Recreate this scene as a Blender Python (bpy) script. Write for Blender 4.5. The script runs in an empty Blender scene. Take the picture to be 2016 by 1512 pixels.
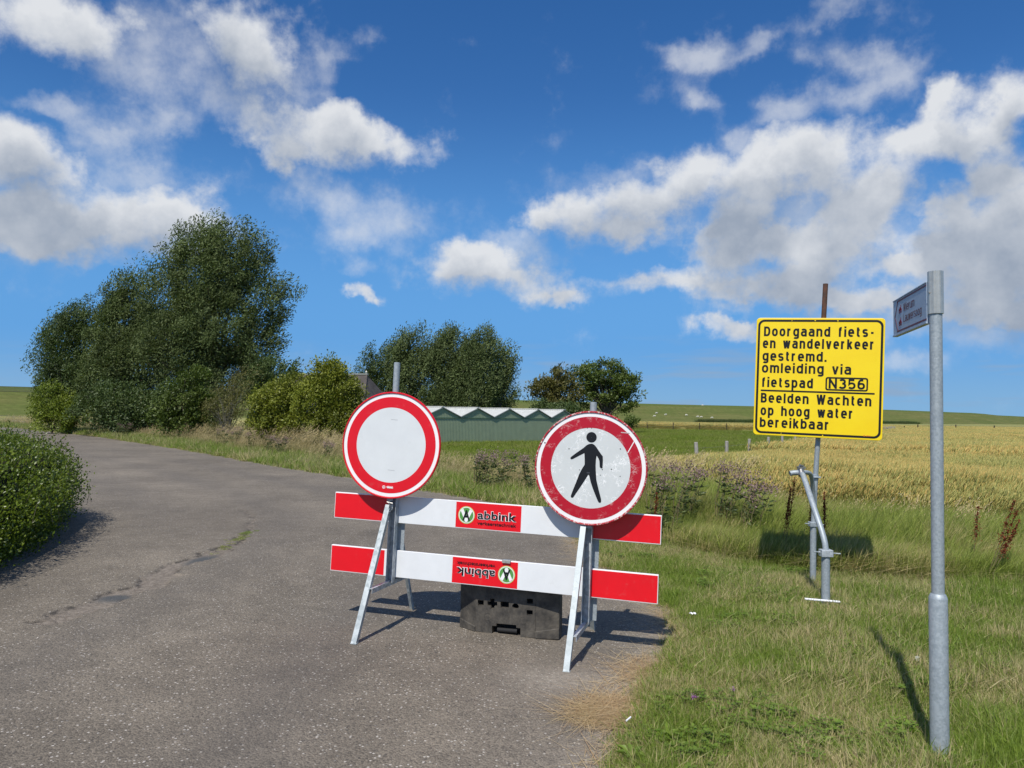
import bpy, math, random
import numpy as np
from mathutils import Vector, Matrix, Euler
R = np.random.RandomState(7)
random.seed(7)
scene = bpy.context.scene
COL = scene.collection

# ---------------------------------------------------------------- camera
PITCH, ROLL, EYE = math.radians(2.39), math.radians(0.7), 1.6
fwd = np.array([0, math.cos(PITCH), math.sin(PITCH)])
up0 = np.array([0, -math.sin(PITCH), math.cos(PITCH)])
rt0 = np.array([1.0, 0, 0])
rt = math.cos(ROLL) * rt0 + math.sin(ROLL) * up0
up = math.cos(ROLL) * up0 - math.sin(ROLL) * rt0
cam_data = bpy.data.cameras.new("camera")
cam_data.sensor_width = 36
cam_data.lens = 1500 / 2016 * 36
cam_data.clip_start = 0.05
cam_data.clip_end = 12000
cam = bpy.data.objects.new("camera", cam_data)
cam.matrix_world = Matrix(((rt[0], up[0], -fwd[0], 0), (rt[1], up[1], -fwd[1], 0), (rt[2], up[2], -fwd[2], EYE), (0, 0, 0, 1)))
COL.objects.link(cam)
scene.camera = cam

# ---------------------------------------------------------------- sun, exposure
SUN_EL = math.radians(54)
SUN_AZ = math.atan2(-0.345, -0.94)          # measured clockwise from +Y
sv = Vector((math.sin(SUN_AZ) * math.cos(SUN_EL), math.cos(SUN_AZ) * math.cos(SUN_EL), math.sin(SUN_EL)))
sun_data = bpy.data.lights.new("sun", 'SUN')
sun_data.energy = 4.9
sun_data.angle = math.radians(0.53)
sun_data.color = (1.0, 0.955, 0.89)
sun = bpy.data.objects.new("sun", sun_data)
sun.rotation_euler = sv.to_track_quat('Z', 'Y').to_euler()
COL.objects.link(sun)
scene.view_settings.view_transform = 'Standard'
scene.view_settings.look = 'None'
scene.view_settings.exposure = 0
scene.view_settings.gamma = 1
scene.view_settings.use_curve_mapping = False
scene.render.engine = 'CYCLES'
scene.cycles.max_bounces = 4; scene.cycles.diffuse_bounces = 2; scene.cycles.glossy_bounces = 2; scene.cycles.transmission_bounces = 3

# ---------------------------------------------------------------- node helpers
class NT:
    def __init__(s, tree):
        s.t = tree; s.n = tree.nodes; s.l = tree.links
    def new(s, typ, **kw):
        nd = s.n.new(typ)
        for k, v in kw.items(): setattr(nd, k, v)
        return nd
    def set(s, sock, v):
        if isinstance(v, bpy.types.NodeSocket): s.l.new(v, sock)
        else: sock.default_value = v
    def math(s, op, a, b=None, c=None, clamp=False):
        nd = s.new('ShaderNodeMath', operation=op, use_clamp=clamp)
        s.set(nd.inputs[0], a)
        if b is not None: s.set(nd.inputs[1], b)
        if c is not None: s.set(nd.inputs[2], c)
        return nd.outputs[0]
    def vmath(s, op, a, b=None):
        nd = s.new('ShaderNodeVectorMath', operation=op)
        s.set(nd.inputs[0], a)
        if b is not None: s.set(nd.inputs[1], b)
        return nd.outputs[1] if op in ('LENGTH', 'DOT_PRODUCT', 'DISTANCE') else nd.outputs[0]
    def noise(s, vec, scale, detail=4, rough=0.55, dist=0.0):
        nd = s.new('ShaderNodeTexNoise')
        if vec is not None: s.set(nd.inputs['Vector'], vec)
        nd.inputs['Scale'].default_value = scale; nd.inputs['Detail'].default_value = detail
        nd.inputs['Roughness'].default_value = rough; nd.inputs['Distortion'].default_value = dist
        return nd
    def vor(s, vec, scale, feature='F1'):
        nd = s.new('ShaderNodeTexVoronoi', feature=feature)
        if vec is not None: s.set(nd.inputs['Vector'], vec)
        nd.inputs['Scale'].default_value = scale
        return nd
    def mapr(s, v, a, b, c=0.0, d=1.0, smooth=False):
        nd = s.new('ShaderNodeMapRange')
        if smooth: nd.interpolation_type = 'SMOOTHSTEP'
        s.set(nd.inputs[0], v)
        for i, x in enumerate((a, b, c, d)): s.set(nd.inputs[i + 1], x)
        return nd.outputs[0]
    def mix(s, f, a, b, blend='MIX'):
        nd = s.new('ShaderNodeMix', data_type='RGBA', blend_type=blend)
        s.set(nd.inputs[0], f)
        s.set(nd.inputs[6], a if isinstance(a, bpy.types.NodeSocket) else (*a[:3], 1))
        s.set(nd.inputs[7], b if isinstance(b, bpy.types.NodeSocket) else (*b[:3], 1))
        return nd.outputs[2]
    def attr(s, name):
        nd = s.new('ShaderNodeAttribute', attribute_name=name)
        return nd
    def bump(s, h, strength, dist, normal=None):
        nd = s.new('ShaderNodeBump')
        s.set(nd.inputs['Height'], h); nd.inputs['Strength'].default_value = strength
        nd.inputs['Distance'].default_value = dist
        if normal is not None: s.set(nd.inputs['Normal'], normal)
        return nd.outputs[0]

def material(name):
    m = bpy.data.materials.new(name); m.use_nodes = True
    nt = NT(m.node_tree); nt.n.clear()
    out = nt.new('ShaderNodeOutputMaterial')
    b = nt.new('ShaderNodeBsdfPrincipled')
    nt.l.new(b.outputs[0], out.inputs[0])
    return m, nt, b, out

# ---------------------------------------------------------------- sky with clouds
def pix_dir(px, py):
    d = fwd + rt * (px - 1008) / 1500 - up * (py - 756) / 1500
    return d / np.linalg.norm(d)
def azel(px, py):
    d = pix_dir(px, py)
    return math.atan2(d[0], d[1]), math.asin(d[2])
world = bpy.data.worlds.new("World"); scene.world = world; world.use_nodes = True
w = NT(world.node_tree); w.n.clear()
wout = w.new('ShaderNodeOutputWorld'); bg = w.new('ShaderNodeBackground')
w.l.new(bg.outputs[0], wout.inputs[0])
SKY_STRENGTH = 0.1
bg.inputs[1].default_value = SKY_STRENGTH
sky = w.new('ShaderNodeTexSky', sky_type='NISHITA')
sky.sun_disc = False; sky.sun_elevation = SUN_EL; sky.sun_rotation = SUN_AZ % (2 * math.pi)
sky.air_density = 1.0; sky.dust_density = 0.35; sky.ozone_density = 3.0
tc = w.new('ShaderNodeTexCoord')
sep = w.new('ShaderNodeSeparateXYZ'); w.l.new(tc.outputs['Generated'], sep.inputs[0])
az = w.math('ARCTAN2', sep.outputs[0], sep.outputs[1])
el = w.math('ARCSINE', sep.outputs[2])
cxy = w.new('ShaderNodeCombineXYZ'); w.l.new(az, cxy.inputs[0]); w.l.new(el, cxy.inputs[1])
# blob list: (px, py, rx, ry, rot deg, kind) ; k 0 full cumulus, 1 soft wisps
BL = [(110,45,190,62,0,0),(230,115,170,60,10,1),(505,105,115,78,10,0),(585,165,95,50,30,1),(660,120,60,32,-30,1),(440,195,120,36,10,1),(320,225,100,34,10,1),(70,200,70,14,0,1),
 (640,262,200,36,3,0),(765,268,80,26,10,0),(560,290,60,20,0,0),(700,235,60,22,20,0),
 (210,280,80,36,20,1),(90,330,140,48,5,0),(250,345,110,30,5,1),(30,300,90,50,0,0),
 (190,432,250,56,4,0),(80,470,150,30,8,0),(20,400,130,50,0,0),(330,415,80,40,0,0),
 (730,415,110,44,8,1),(645,370,50,32,25,1),(690,455,100,30,0,1),
 (960,525,110,34,4,0),(1085,575,48,17,5,0),(915,510,50,24,0,0),(1000,490,80,22,0,1),
 (1625,315,95,62,0,0),(1700,390,95,62,0,0),(1540,345,70,50,0,0),(1450,375,95,50,0,0),(1330,365,80,45,-5,0),(1240,390,75,45,0,0),(1140,425,100,45,-5,0),(1245,450,80,28,0,0),(1050,430,45,30,-20,0),(1220,345,40,22,0,1),
 (1640,480,110,45,0,0),(1500,470,90,34,0,0),(1420,455,55,34,0,0),(1420,505,60,26,0,0),(1330,552,120,20,0,0),(1480,570,110,17,0,0),(1560,545,120,24,0,0),(1600,592,180,15,0,0),
 (1860,420,60,60,0,0),(1930,470,90,60,0,0),(2010,400,70,70,0,0),(1790,520,90,34,0,0),(1900,560,130,36,0,0),(1990,600,110,34,0,0),(1820,610,90,18,0,0),(1960,345,60,35,0,0),
 (1700,610,120,16,0,0),(1940,655,110,16,0,1),(1850,500,70,40,0,0),(2000,500,60,60,0,0),
 (1900,480,220,140,0,1),(1600,430,260,130,0,1),(1250,400,200,70,0,1),(1850,600,240,60,0,1),(100,400,200,110,0,1),(300,110,220,90,10,1),
 (1800,285,75,32,-10,0),(1900,265,90,40,-10,0),(1990,215,60,50,-25,0),(1860,195,40,18,-20,0),(1600,215,100,26,-10,1),(1460,285,50,18,0,1),(1750,130,50,20,0,1),(1690,170,60,20,0,1),
 (1390,100,80,26,-12,1),(1500,85,50,18,-20,1),(1640,15,80,22,0,1),(1690,110,90,24,10,1),(1375,205,34,11,30,1),(1330,120,30,14,0,1),
 (721,581,24,8,3,0),(1420,648,48,10,2,0),(1690,640,120,14,3,1),(1780,708,60,7,0,1),(700,522,30,8,10,1),(740,68,30,5,0,1),
 (60,872,1,1,0,1)]
BL = BL[:-1]

# cloud cover as a smooth field over azimuth / elevation, held in curve nodes as a sum of separable terms
AZ0, AZ1, EL0, EL1 = -0.72, 0.72, -0.02, 0.62
NA, NE = 220, 110
ga = np.linspace(AZ0, AZ1, NA); ge = np.linspace(EL0, EL1, NE); GA, GE = np.meshgrid(ga, ge, indexing='ij')
def cover(kind, scale=1.0):
    F_ = np.zeros_like(GA)
    for (px, py, rx, ry, rot, k) in BL:
        if k != kind: continue
        a, e = azel(px, py); ce = math.cos(math.atan2(px - 1008, 1500)); r_ = math.radians(-rot)
        du = GA - a; dv = GE - e; u_ = du * math.cos(r_) + dv * math.sin(r_); v_ = -du * math.sin(r_) + dv * math.cos(r_)
        q = (u_ / (rx / 1500 * ce * ce + .012)) ** 2 + (v_ / (ry / 1500 * ce + .008)) ** 2
        F_ = F_ + np.exp(-q * 1.0) ** 4
    return F_ ** .25 * 1.08
T0 = cover(0); T1 = cover(1)
de = ge[1] - ge[0]; up_i = np.cumsum((np.clip(T0 - .25, 0, 1.2) * de)[:, ::-1], 1)[:, ::-1]        # thickness above each spot
sh_n = int(.075 / de); above = up_i - np.concatenate([up_i[:, sh_n:], np.zeros((NA, sh_n))], 1)
T2 = np.clip(above / .042, 0, 1.2)
def separable(F_, rank):
    U, S_, Vt = np.linalg.svd(F_, full_matrices=False)
    return U[:, :rank] * S_[:rank], Vt[:rank].T
n1 = w.noise(tc.outputs['Generated'], 6.0, 3, 0.6); n2 = w.noise(tc.outputs['Generated'], 26.0, 4, 0.62)
d1 = w.vmath('MULTIPLY', w.vmath('SUBTRACT', n1.outputs['Color'], (0.5, 0.5, 0.5)), (0.12, 0.075, 0.0))
d2 = w.vmath('MULTIPLY', w.vmath('SUBTRACT', n2.outputs['Color'], (0.5, 0.5, 0.5)), (0.055, 0.040, 0.0))
wv = w.vmath('ADD', w.vmath('ADD', cxy.outputs[0], d1), d2)
wv = w.vmath('MULTIPLY', w.vmath('SUBTRACT', wv, (AZ0, EL0, 0)), (1 / (AZ1 - AZ0), 1 / (EL1 - EL0), 0))
ws_ = w.new('ShaderNodeSeparateXYZ'); w.l.new(wv, ws_.inputs[0])
def spread(sock):
    c = w.new('ShaderNodeCombineXYZ')
    for i_ in range(3): w.l.new(sock, c.inputs[i_])
    return c.outputs[0]
uu, vv = spread(ws_.outputs[0]), spread(ws_.outputs[1])
def curves(inp, data, grid_n, npts):
    """data (n,3): three functions sampled on [0,1] -> vector socket"""
    lo = data.min(0); hi = data.max(0); rg = np.maximum(hi - lo, 1e-6)
    nd = w.new('ShaderNodeRGBCurve'); w.l.new(inp, nd.inputs['Color'])
    xs = np.linspace(0, 1, npts)
    for ch in range(3):
        cv = nd.mapping.curves[ch]; ys = np.interp(xs, np.linspace(0, 1, grid_n), (data[:, ch] - lo[ch]) / rg[ch])
        cv.points[0].location = (0, float(ys[0])); cv.points[1].location = (1, float(ys[-1]))
        for x, y in zip(xs[1:-1], ys[1:-1]): cv.points.new(float(x), float(y))
    nd.mapping.update()
    return w.vmath('ADD', w.vmath('MULTIPLY', nd.outputs[0], tuple(float(x) for x in rg)), tuple(float(x) for x in lo))
def field(F_, rank):
    A_, B_ = separable(F_, rank); acc = None
    for r_ in range(0, rank, 3):
        cu = curves(uu, A_[:, r_:r_ + 3], NA, 72); cv = curves(vv, B_[:, r_:r_ + 3], NE, 48)
        dt = w.vmath('DOT_PRODUCT', cu, cv); acc = dt if acc is None else w.math('ADD', acc, dt)
    return acc
F0 = field(T0, 24); F1 = field(T1, 12); F2 = field(T2, 15)
fine = w.noise(tc.outputs['Generated'], 15.0, 6, 0.62)
finec = w.math('MULTIPLY', w.math('SUBTRACT', fine.outputs[0], 0.5), 1.7)
mp = w.new('ShaderNodeMapping'); w.l.new(tc.outputs['Generated'], mp.inputs[0]); mp.inputs['Scale'].default_value = (1, 1, 2.2)
gen = w.noise(mp.outputs[0], 2.6, 4, 0.55)
out_mask = w.math('MAXIMUM', w.mapr(w.math('ABSOLUTE', az), 0.62, 0.70), w.mapr(el, 0.54, 0.60))
in_mask = w.math('SUBTRACT', 1.0, out_mask)
out_mask = w.math('MULTIPLY', out_mask, w.mapr(el, 0.0, 0.08))
gen_d = w.math('MULTIPLY', w.mapr(gen.outputs[0], 0.545, 0.665), out_mask)
D0 = w.math('ADD', F0, finec)
a0 = w.mapr(D0, 0.22, 1.00, 0, 1, True)
D1 = w.math('ADD', F1, w.math('MULTIPLY', finec, 1.2))
a1 = w.math('MULTIPLY', w.mapr(D1, 0.2, 1.5, 0, 1, True), 0.66)
alpha = w.math('MAXIMUM', w.math('MULTIPLY', w.math('MAXIMUM', a0, a1), in_mask), gen_d)
fine2 = w.noise(tc.outputs['Generated'], 9.0, 5, 0.62)
shade = w.math('MULTIPLY', w.mapr(F2, 0.30, 1.1, 0, 1), 0.80)
shade = w.math('ADD', shade, w.math('MULTIPLY', w.math('SUBTRACT', fine2.outputs[0], 0.5), 1.6))
shade = w.math('SUBTRACT', shade, w.math('MULTIPLY', finec, 0.25), clamp=True)
inv = 1 / SKY_STRENGTH
lit = tuple(c * inv for c in (0.76, 0.78, 0.81))
drk = tuple(c * inv for c in (0.33, 0.385, 0.475))
ccol = w.mix(shade, lit, drk)
hs = w.new('ShaderNodeHueSaturation'); w.l.new(sky.outputs[0], hs.inputs['Color'])
hs.inputs['Saturation'].default_value = 1.28; hs.inputs['Value'].default_value = 1.10
hz = w.mapr(el, 0.04, 0.42, 1, 0, True)
skyt = w.mix(1.0, hs.outputs[0], (0.74, 0.86, 1.03), 'MULTIPLY')
skyc = w.mix(w.math('MULTIPLY', hz, 0.92), skyt, tuple(c * inv for c in (0.112, 0.350, 0.745)))
skyc = w.mix(w.mapr(el, 0.0, 0.10, 0.95, 0, True), skyc, tuple(c * inv for c in (0.235, 0.450, 0.700)))
mps = w.new('ShaderNodeMapping'); w.l.new(cxy.outputs[0], mps.inputs[0]); mps.inputs['Scale'].default_value = (5, 42, 1)
st = w.noise(mps.outputs[0], 1.0, 3, 0.6)
stm = w.math('MULTIPLY', w.mapr(st.outputs[0], 0.50, 0.66), w.math('MULTIPLY', w.mapr(el, 0.005, 0.02), w.mapr(el, 0.06, 0.11, 1, 0)))
stm = w.math('MULTIPLY', stm, w.mapr(az, -0.15, 0.1, 0.25, 0.85))
skyc = w.mix(stm, skyc, tuple(c * inv for c in (0.27, 0.40, 0.58)))
final = w.mix(w.math('MULTIPLY', alpha, 0.97), skyc, ccol)
w.l.new(final, bg.inputs[0])
world.cycles.sampling_method = 'MANUAL'; world.cycles.sample_map_resolution = 512

# ---------------------------------------------------------------- object helpers
def tag(o, label=None, cat=None, group=None, kind=None):
    if label: o['label'] = label
    if cat: o['category'] = cat
    if group: o['group'] = group
    if kind: o['kind'] = kind
    return o
def empty(name, loc=(0, 0, 0), rot=(0, 0, 0), label=None, cat=None, group=None):
    o = bpy.data.objects.new(name, None); COL.objects.link(o)
    o.location = loc; o.rotation_euler = rot; o.empty_display_size = 0.1
    return tag(o, label, cat, group)
def link(name, me, parent=None, loc=None, rot=None):
    o = bpy.data.objects.new(name, me); COL.objects.link(o)
    if parent: o.parent = parent
    if loc is not None: o.location = loc
    if rot is not None: o.rotation_euler = rot
    return o
def np_mesh(name, V, Fc, mat=None, attrs=None, smooth=False, cattr=None):
    """V (n,3) array, Fc (m,k) array of one face size"""
    V = np.ascontiguousarray(V, dtype=np.float32); Fc = np.ascontiguousarray(Fc, dtype=np.int32)
    me = bpy.data.meshes.new(name)
    me.vertices.add(len(V)); me.vertices.foreach_set('co', V.ravel())
    k = Fc.shape[1]
    me.loops.add(Fc.size); me.loops.foreach_set('vertex_index', Fc.ravel())
    me.polygons.add(len(Fc)); me.polygons.foreach_set('loop_start', np.arange(0, Fc.size, k, dtype=np.int32))
    if smooth: me.polygons.foreach_set('use_smooth', np.ones(len(Fc), dtype=bool))
    me.update(calc_edges=True)
    if attrs:
        for nm, a in attrs.items():
            at = me.attributes.new(nm, 'FLOAT', 'POINT'); at.data.foreach_set('value', np.asarray(a, dtype=np.float32))
    if cattr is not None:
        for nm, a in cattr.items():
            at = me.attributes.new(nm, 'FLOAT_COLOR', 'POINT'); a4 = np.concatenate([a, np.ones((len(a), 1))], 1)
            at.data.foreach_set('color', a4.astype(np.float32).ravel())
    if mat: me.materials.append(mat)
    return me
class MB:
    """small mesh builder"""
    def __init__(s): s.v = []; s.f = []
    def add(s, V, Fc):
        o = len(s.v); s.v += [tuple(x) for x in V]; s.f += [tuple(i + o for i in f) for f in Fc]; return s
    def box(s, c, d, rot=None):
        x, y, z = [a / 2 for a in d]
        V = [Vector(p) for p in ((-x,-y,-z),(x,-y,-z),(x,y,-z),(-x,y,-z),(-x,-y,z),(x,-y,z),(x,y,z),(-x,y,z))]
        if rot is not None:
            m = Euler(rot).to_matrix(); V = [m @ v for v in V]
        V = [v + Vector(c) for v in V]
        return s.add(V, [(0,3,2,1),(4,5,6,7),(0,1,5,4),(1,2,6,5),(2,3,7,6),(3,0,4,7)])
    def beam(s, a, b, w_, d_, upv=(0, 0, 1)):
        a = Vector(a); b = Vector(b); t = (b - a).normalized(); u = Vector(upv)
        if abs(t.dot(u)) > .98: u = Vector((1, 0, 0))
        x = t.cross(u).normalized(); y = x.cross(t).normalized()
        V = []
        for p in (a, b):
            for sx, sy in ((-1,-1),(1,-1),(1,1),(-1,1)): V.append(p + x * sx * w_ / 2 + y * sy * d_ / 2)
        return s.add(V, [(0,3,2,1),(4,5,6,7),(0,1,5,4),(1,2,6,5),(2,3,7,6),(3,0,4,7)])
    def tube(s, pts, radii, n=12, cap=True):
        pts = [Vector(p) for p in pts]
        if not hasattr(radii, '__len__'): radii = [radii] * len(pts)
        o = len(s.v); ref = None
        for i, p in enumerate(pts):
            t = ((pts[min(i + 1, len(pts) - 1)] - pts[max(i - 1, 0)])).normalized()
            if ref is None:
                ref = Vector((1, 0, 0)) if abs(t.x) < .9 else Vector((0, 1, 0))
            x = (ref - t * ref.dot(t)).normalized(); ref = x; y = t.cross(x)
            for k in range(n):
                a = 2 * math.pi * k / n
                s.v.append(tuple(p + (x * math.cos(a) + y * math.sin(a)) * radii[i]))
        for i in range(len(pts) - 1):
            for k in range(n):
                a = o + i * n + k; b = o + i * n + (k + 1) % n
                s.f.append((a, b, b + n, a + n))
        if cap:
            s.f.append(tuple(o + k for k in range(n))[::-1]); s.f.append(tuple(o + (len(pts) - 1) * n + k for k in range(n)))
        return s
    def lathe_y(s, prof, n=64, cx=0, cz=0):
        """profile list of (r, y) revolved about the y axis"""
        o = len(s.v)
        for r, y in prof:
            for k in range(n):
                a = 2 * math.pi * k / n; s.v.append((cx + r * math.cos(a), y, cz + r * math.sin(a)))
        for i in range(len(prof) - 1):
            for k in range(n):
                a = o + i * n + k; b = o + i * n + (k + 1) % n
                s.f.append((a, b, b + n, a + n))
        return s
    def disc_y(s, r, y, n=64, cx=0, cz=0):
        o = len(s.v)
        for k in range(n):
            a = 2 * math.pi * k / n; s.v.append((cx + r * math.cos(a), y, cz + r * math.sin(a)))
        s.f.append(tuple(o + k for k in range(n))); return s
    def build(s, name, mat=None, parent=None, bevel=0, smooth=False, loc=None, rot=None):
        me = bpy.data.meshes.new(name); me.from_pydata(s.v, [], s.f); me.update()
        if mat: me.materials.append(mat)
        if smooth:
            me.polygons.foreach_set('use_smooth', np.ones(len(me.polygons), dtype=bool))
            try: me.set_sharp_from_angle(angle=math.radians(40))
            except Exception: pass
        o = link(name, me, parent, loc, rot)
        if bevel:
            b = o.modifiers.new('bevel', 'BEVEL'); b.width = bevel; b.segments = 2; b.limit_method = 'ANGLE'; b.harden_normals = False
        return o

def pix_ground(px, py, z=0.0):
    d = pix_dir(px, py); t = (z - EYE) / d[2]; return np.array([0, 0, EYE]) + d * t
def pix_depth(px, py, Y):
    d = pix_dir(px, py); return np.array([0, 0, EYE]) + d * (Y / d[1])

# ---------------------------------------------------------------- value noise (numpy)
_tab = R.rand(256, 256)
def vnoise(x, y):
    xi = np.floor(x).astype(int); yi = np.floor(y).astype(int); fx = x - xi; fy = y - yi
    fx = fx * fx * (3 - 2 * fx); fy = fy * fy * (3 - 2 * fy)
    g = lambda a, b: _tab[a & 255, b & 255]
    return (g(xi, yi) * (1 - fx) + g(xi + 1, yi) * fx) * (1 - fy) + (g(xi, yi + 1) * (1 - fx) + g(xi + 1, yi + 1) * fx) * fy
def fbm(x, y, o=4):
    s = 0; a = .5; t = 0
    for i in range(o): s = s + a * vnoise(x * 2 ** i + 17 * i, y * 2 ** i + 5 * i); t += a; a *= .5
    return s / t
def sstep(a, b, x):
    t = np.clip((x - a) / (b - a), 0, 1); return t * t * (3 - 2 * t)
def seg_dist(P, Q, closed):
    """distance from points P to polyline Q"""
    Q = np.asarray(Q, float); n = len(Q); d = np.full(len(P), 1e9)
    for i in range(n if closed else n - 1):
        a = Q[i]; b = Q[(i + 1) % n]; ab = b - a
        t = np.clip(((P - a) @ ab) / (ab @ ab), 0, 1)
        d = np.minimum(d, np.hypot(*(P - a - t[:, None] * ab).T))
    return d
def inside(P, Q):
    Q = np.asarray(Q, float); c = np.zeros(len(P), bool); n = len(Q); j = n - 1
    for i in range(n):
        yi, yj = Q[i, 1], Q[j, 1]
        if yi != yj:
            m = ((yi > P[:, 1]) != (yj > P[:, 1])) & (P[:, 0] < (Q[j, 0] - Q[i, 0]) * (P[:, 1] - yi) / (yj - yi) + Q[i, 0])
            c ^= m
        j = i
    return c
def sdist(P, Q):
    d = seg_dist(P, Q, True); return np.where(inside(P, Q), -d, d)

# ---------------------------------------------------------------- ground plan
EDGE = [(0.55,-6),(0.45,0),(0.40,3.0),(0.42,3.6),(0.56,4.1),(0.66,4.5),(0.86,5.05),(1.16,5.8),(1.3,6.5),(1.10,7.4),(0.92,8.6),(0.87,9.7),(0.66,11.6),(0.25,13.1),(-0.5,14.4),(-1.9,15.9),
        (-3.9,18.5),(-6.4,21.6),(-11.6,28.8),(-17.5,36.5),(-24.3,45.2),(-33,55),(-42,65),(-60,82),(-90,108)]
ROAD = EDGE + [(-93,104),(-63,77),(-46,59),(-34,47.5),(-24,36),(-15,24),(-9.9,16.3),(-7.8,12.8),(-6.5,10.2),(-5.9,8.5),(-5.9,7.6),(-6.6,6.9),(-9,6.1),(-40,5),(-40,-6)]
TALL = [(-60,83.4),(-42,66.6),(-24.0,47.0),(-11.0,30.2),(-5.6,23),(-3.2,20),(-1.1,17.2),(0.6,15.0),(1.5,13),(2.0,11.2),(2.7,9.6),(3.6,8.9),(5,8.4),(8,7.9),(16,7.2),(40,5)]
POST_A = np.array([6.24, 25.5]); POST_D = np.array([1.86, 3.25])
WHEAT = [(4.0,12.6),(6,11.0),(9,10.4),(16,9.4),(60,6),(400,-20),(900,100),(900,1200),(600,900),(420,610),(300,450),(170,335),(70,275),(-20,232),(-120,160),(-95,138),(-30,136),(20,138),(62.8,122),(6.24,25.5),(4.4,22.0),(3.4,17)]
PAST = [(4.4,22.0),(6.24,25.5),(62.8,122),(20,138),(-30,136),(-60,110),(-40,62),(-12,34),(0,20)]
def ground_z(x, y):
    return -0.025 * (np.clip(x, -3, 3) + 0.4)
def road_sd(x, y):
    P = np.stack([x, y], 1); return sdist(P, ROAD)
def terrain_z(x, y, sd=None):
    if sd is None: sd = road_sd(x, y)
    z = ground_z(x, y)
    z = z + np.where(sd < 0, -0.10 * sstep(0, 0.25, -sd) - 0.012, 0.035 * sstep(0, 0.3, sd) - 0.012)
    z = z + (fbm(x * 1.3, y * 1.3) - .5) * 0.07 * sstep(0, 0.8, sd)
    z = z - 0.42 * sstep(3.5, 14, sd)
    z = z + (fbm(x * .15, y * .15) - .5) * 0.25 * sstep(14, 30, sd)
    return z

# polar grid around the standing point, fine near and coarse far
def polar(az0, az1, naz, r):
    a = np.linspace(az0, az1, naz); A, Rr = np.meshgrid(a, r, indexing='xy')
    x = (Rr * np.sin(A)).ravel(); y = (Rr * np.cos(A)).ravel()
    nr = len(r); i = np.arange(nr - 1)[:, None] * naz + np.arange(naz - 1)[None, :]
    Fc = np.stack([i, i + 1, i + 1 + naz, i + naz], -1).reshape(-1, 4)[:, ::-1]
    return x, y, Fc
rr = np.concatenate([[0.05, .6, 1.1], np.geomspace(1.6, 60, 190), np.geomspace(64, 5000, 70)])
gx, gy, gF = polar(-math.pi, math.pi, 721, rr)
gsd = road_sd(gx, gy)
gz = terrain_z(gx, gy, gsd)
P2 = np.stack([gx, gy], 1)
inP = inside(P2, PAST)
tall_d = seg_dist(P2, TALL, False)
# land colours : 0 verge, 1 pasture, 2 soil under crops / weeds
verge = np.array([.085, .105, .030]); past = np.array([.090, .150, .022]); dry = np.array([.21, .17, .085]); field = np.array([.13, .135, .05])
colr = np.tile(field, (len(gx), 1))
dist_r = np.hypot(gx, gy)
k = (1 - sstep(5, 9, gsd))[:, None]; colr = colr * (1 - k) + verge * k
k = (1 - sstep(0.1, 0.35, gsd))[:, None]; colr = colr * (1 - k) + dry * k
colr[inP] = past
left = (gx < -20) & (gsd > 4) & (~inP) ; colr[left] = np.array([.15, .165, .055])
def ground_mat():
    m, nt, b, _ = material("ground")
    g = nt.new('ShaderNodeNewGeometry'); a = nt.attr('zone')
    n1 = nt.noise(g.outputs['Position'], 0.35, 6, .6); n2 = nt.noise(g.outputs['Position'], 9, 5, .7); n3 = nt.noise(g.outputs['Position'], 60, 3, .7)
    c = nt.mix(nt.mapr(n1.outputs[0], .35, .65, 0, .5), a.outputs['Color'], (0.17, 0.15, 0.05), 'MIX')
    c = nt.mix(.85, c, nt.mapr(n2.outputs[0], .25, .75, .55, 1.5), 'MULTIPLY')
    c = nt.mix(.8, c, nt.mapr(n3.outputs[0], .25, .75, .6, 1.45), 'MULTIPLY')
    nt.l.new(c, b.inputs['Base Color']); b.inputs['Roughness'].default_value = 1; b.inputs['Specular IOR Level'].default_value = .1
    nt.l.new(nt.bump(n2.outputs[0], .8, .08, nt.bump(n3.outputs[0], .6, .02)), b.inputs['Normal'])
    return m
ground = link('ground', np_mesh('ground', np.stack([gx, gy, gz], 1), gF, ground_mat(), smooth=True, cattr={'zone': colr}))
tag(ground, 'grassy verge and fields lying on either side of the road', kind='structure')

# ---------------------------------------------------------------- road
CRACK = np.array([(-3.40,5.66),(-3.32,5.85),(-3.22,6.35),(-3.22,7.0),(-3.32,7.8),(-3.22,8.5),(-3.28,9.3),(-3.36,9.9),(-3.75,11.2),(-4.85,13.6)])
def axis(segs):
    out = []
    for a, b, s in segs: out.append(np.arange(a, b, s))
    return np.concatenate(out + [[segs[-1][1]]])
rxs = axis([(-96, -46, 2.5), (-46, -20, 1.0), (-20, -8, .4), (-8, -4.3, .12), (-4.3, -2.75, .02), (-2.75, 1.6, .08), (1.6, 3, .3)])
rys = axis([(-6, 2.5, .5), (2.5, 5.2, .1), (5.2, 9.6, .02), (9.6, 14, .09), (14, 24, .3), (24, 50, .9), (50, 110, 2.5)])
X, Y = np.meshgrid(rxs, rys); X = X.ravel(); Y = Y.ravel(); nx = len(rxs); ny = len(rys)
i = np.arange(ny - 1)[:, None] * nx + np.arange(nx - 1)[None, :]
Fr = np.stack([i, i + 1, i + 1 + nx, i + nx], -1).reshape(-1, 4)
sdr = road_sd(X, Y)
keep = (sdr < 1.0)[Fr].any(1); Fr = Fr[keep]
Zr = ground_z(X, Y) - np.where(sdr > .15, (sdr - .15) * .7, 0)
wob = (fbm(X * 3.1, Y * 3.1, 4) - .5)
dc = seg_dist(np.stack([X + wob * .35, Y + (fbm(X * 3 + 40, Y * 3, 4) - .5) * .35], 1), CRACK, False)
halfw = 0.03 + 0.105 * sstep(5.3, 6.0, Y) * (1 - sstep(8.2, 9.0, Y))
rough = fbm(X * 28, Y * 28, 3)
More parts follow.
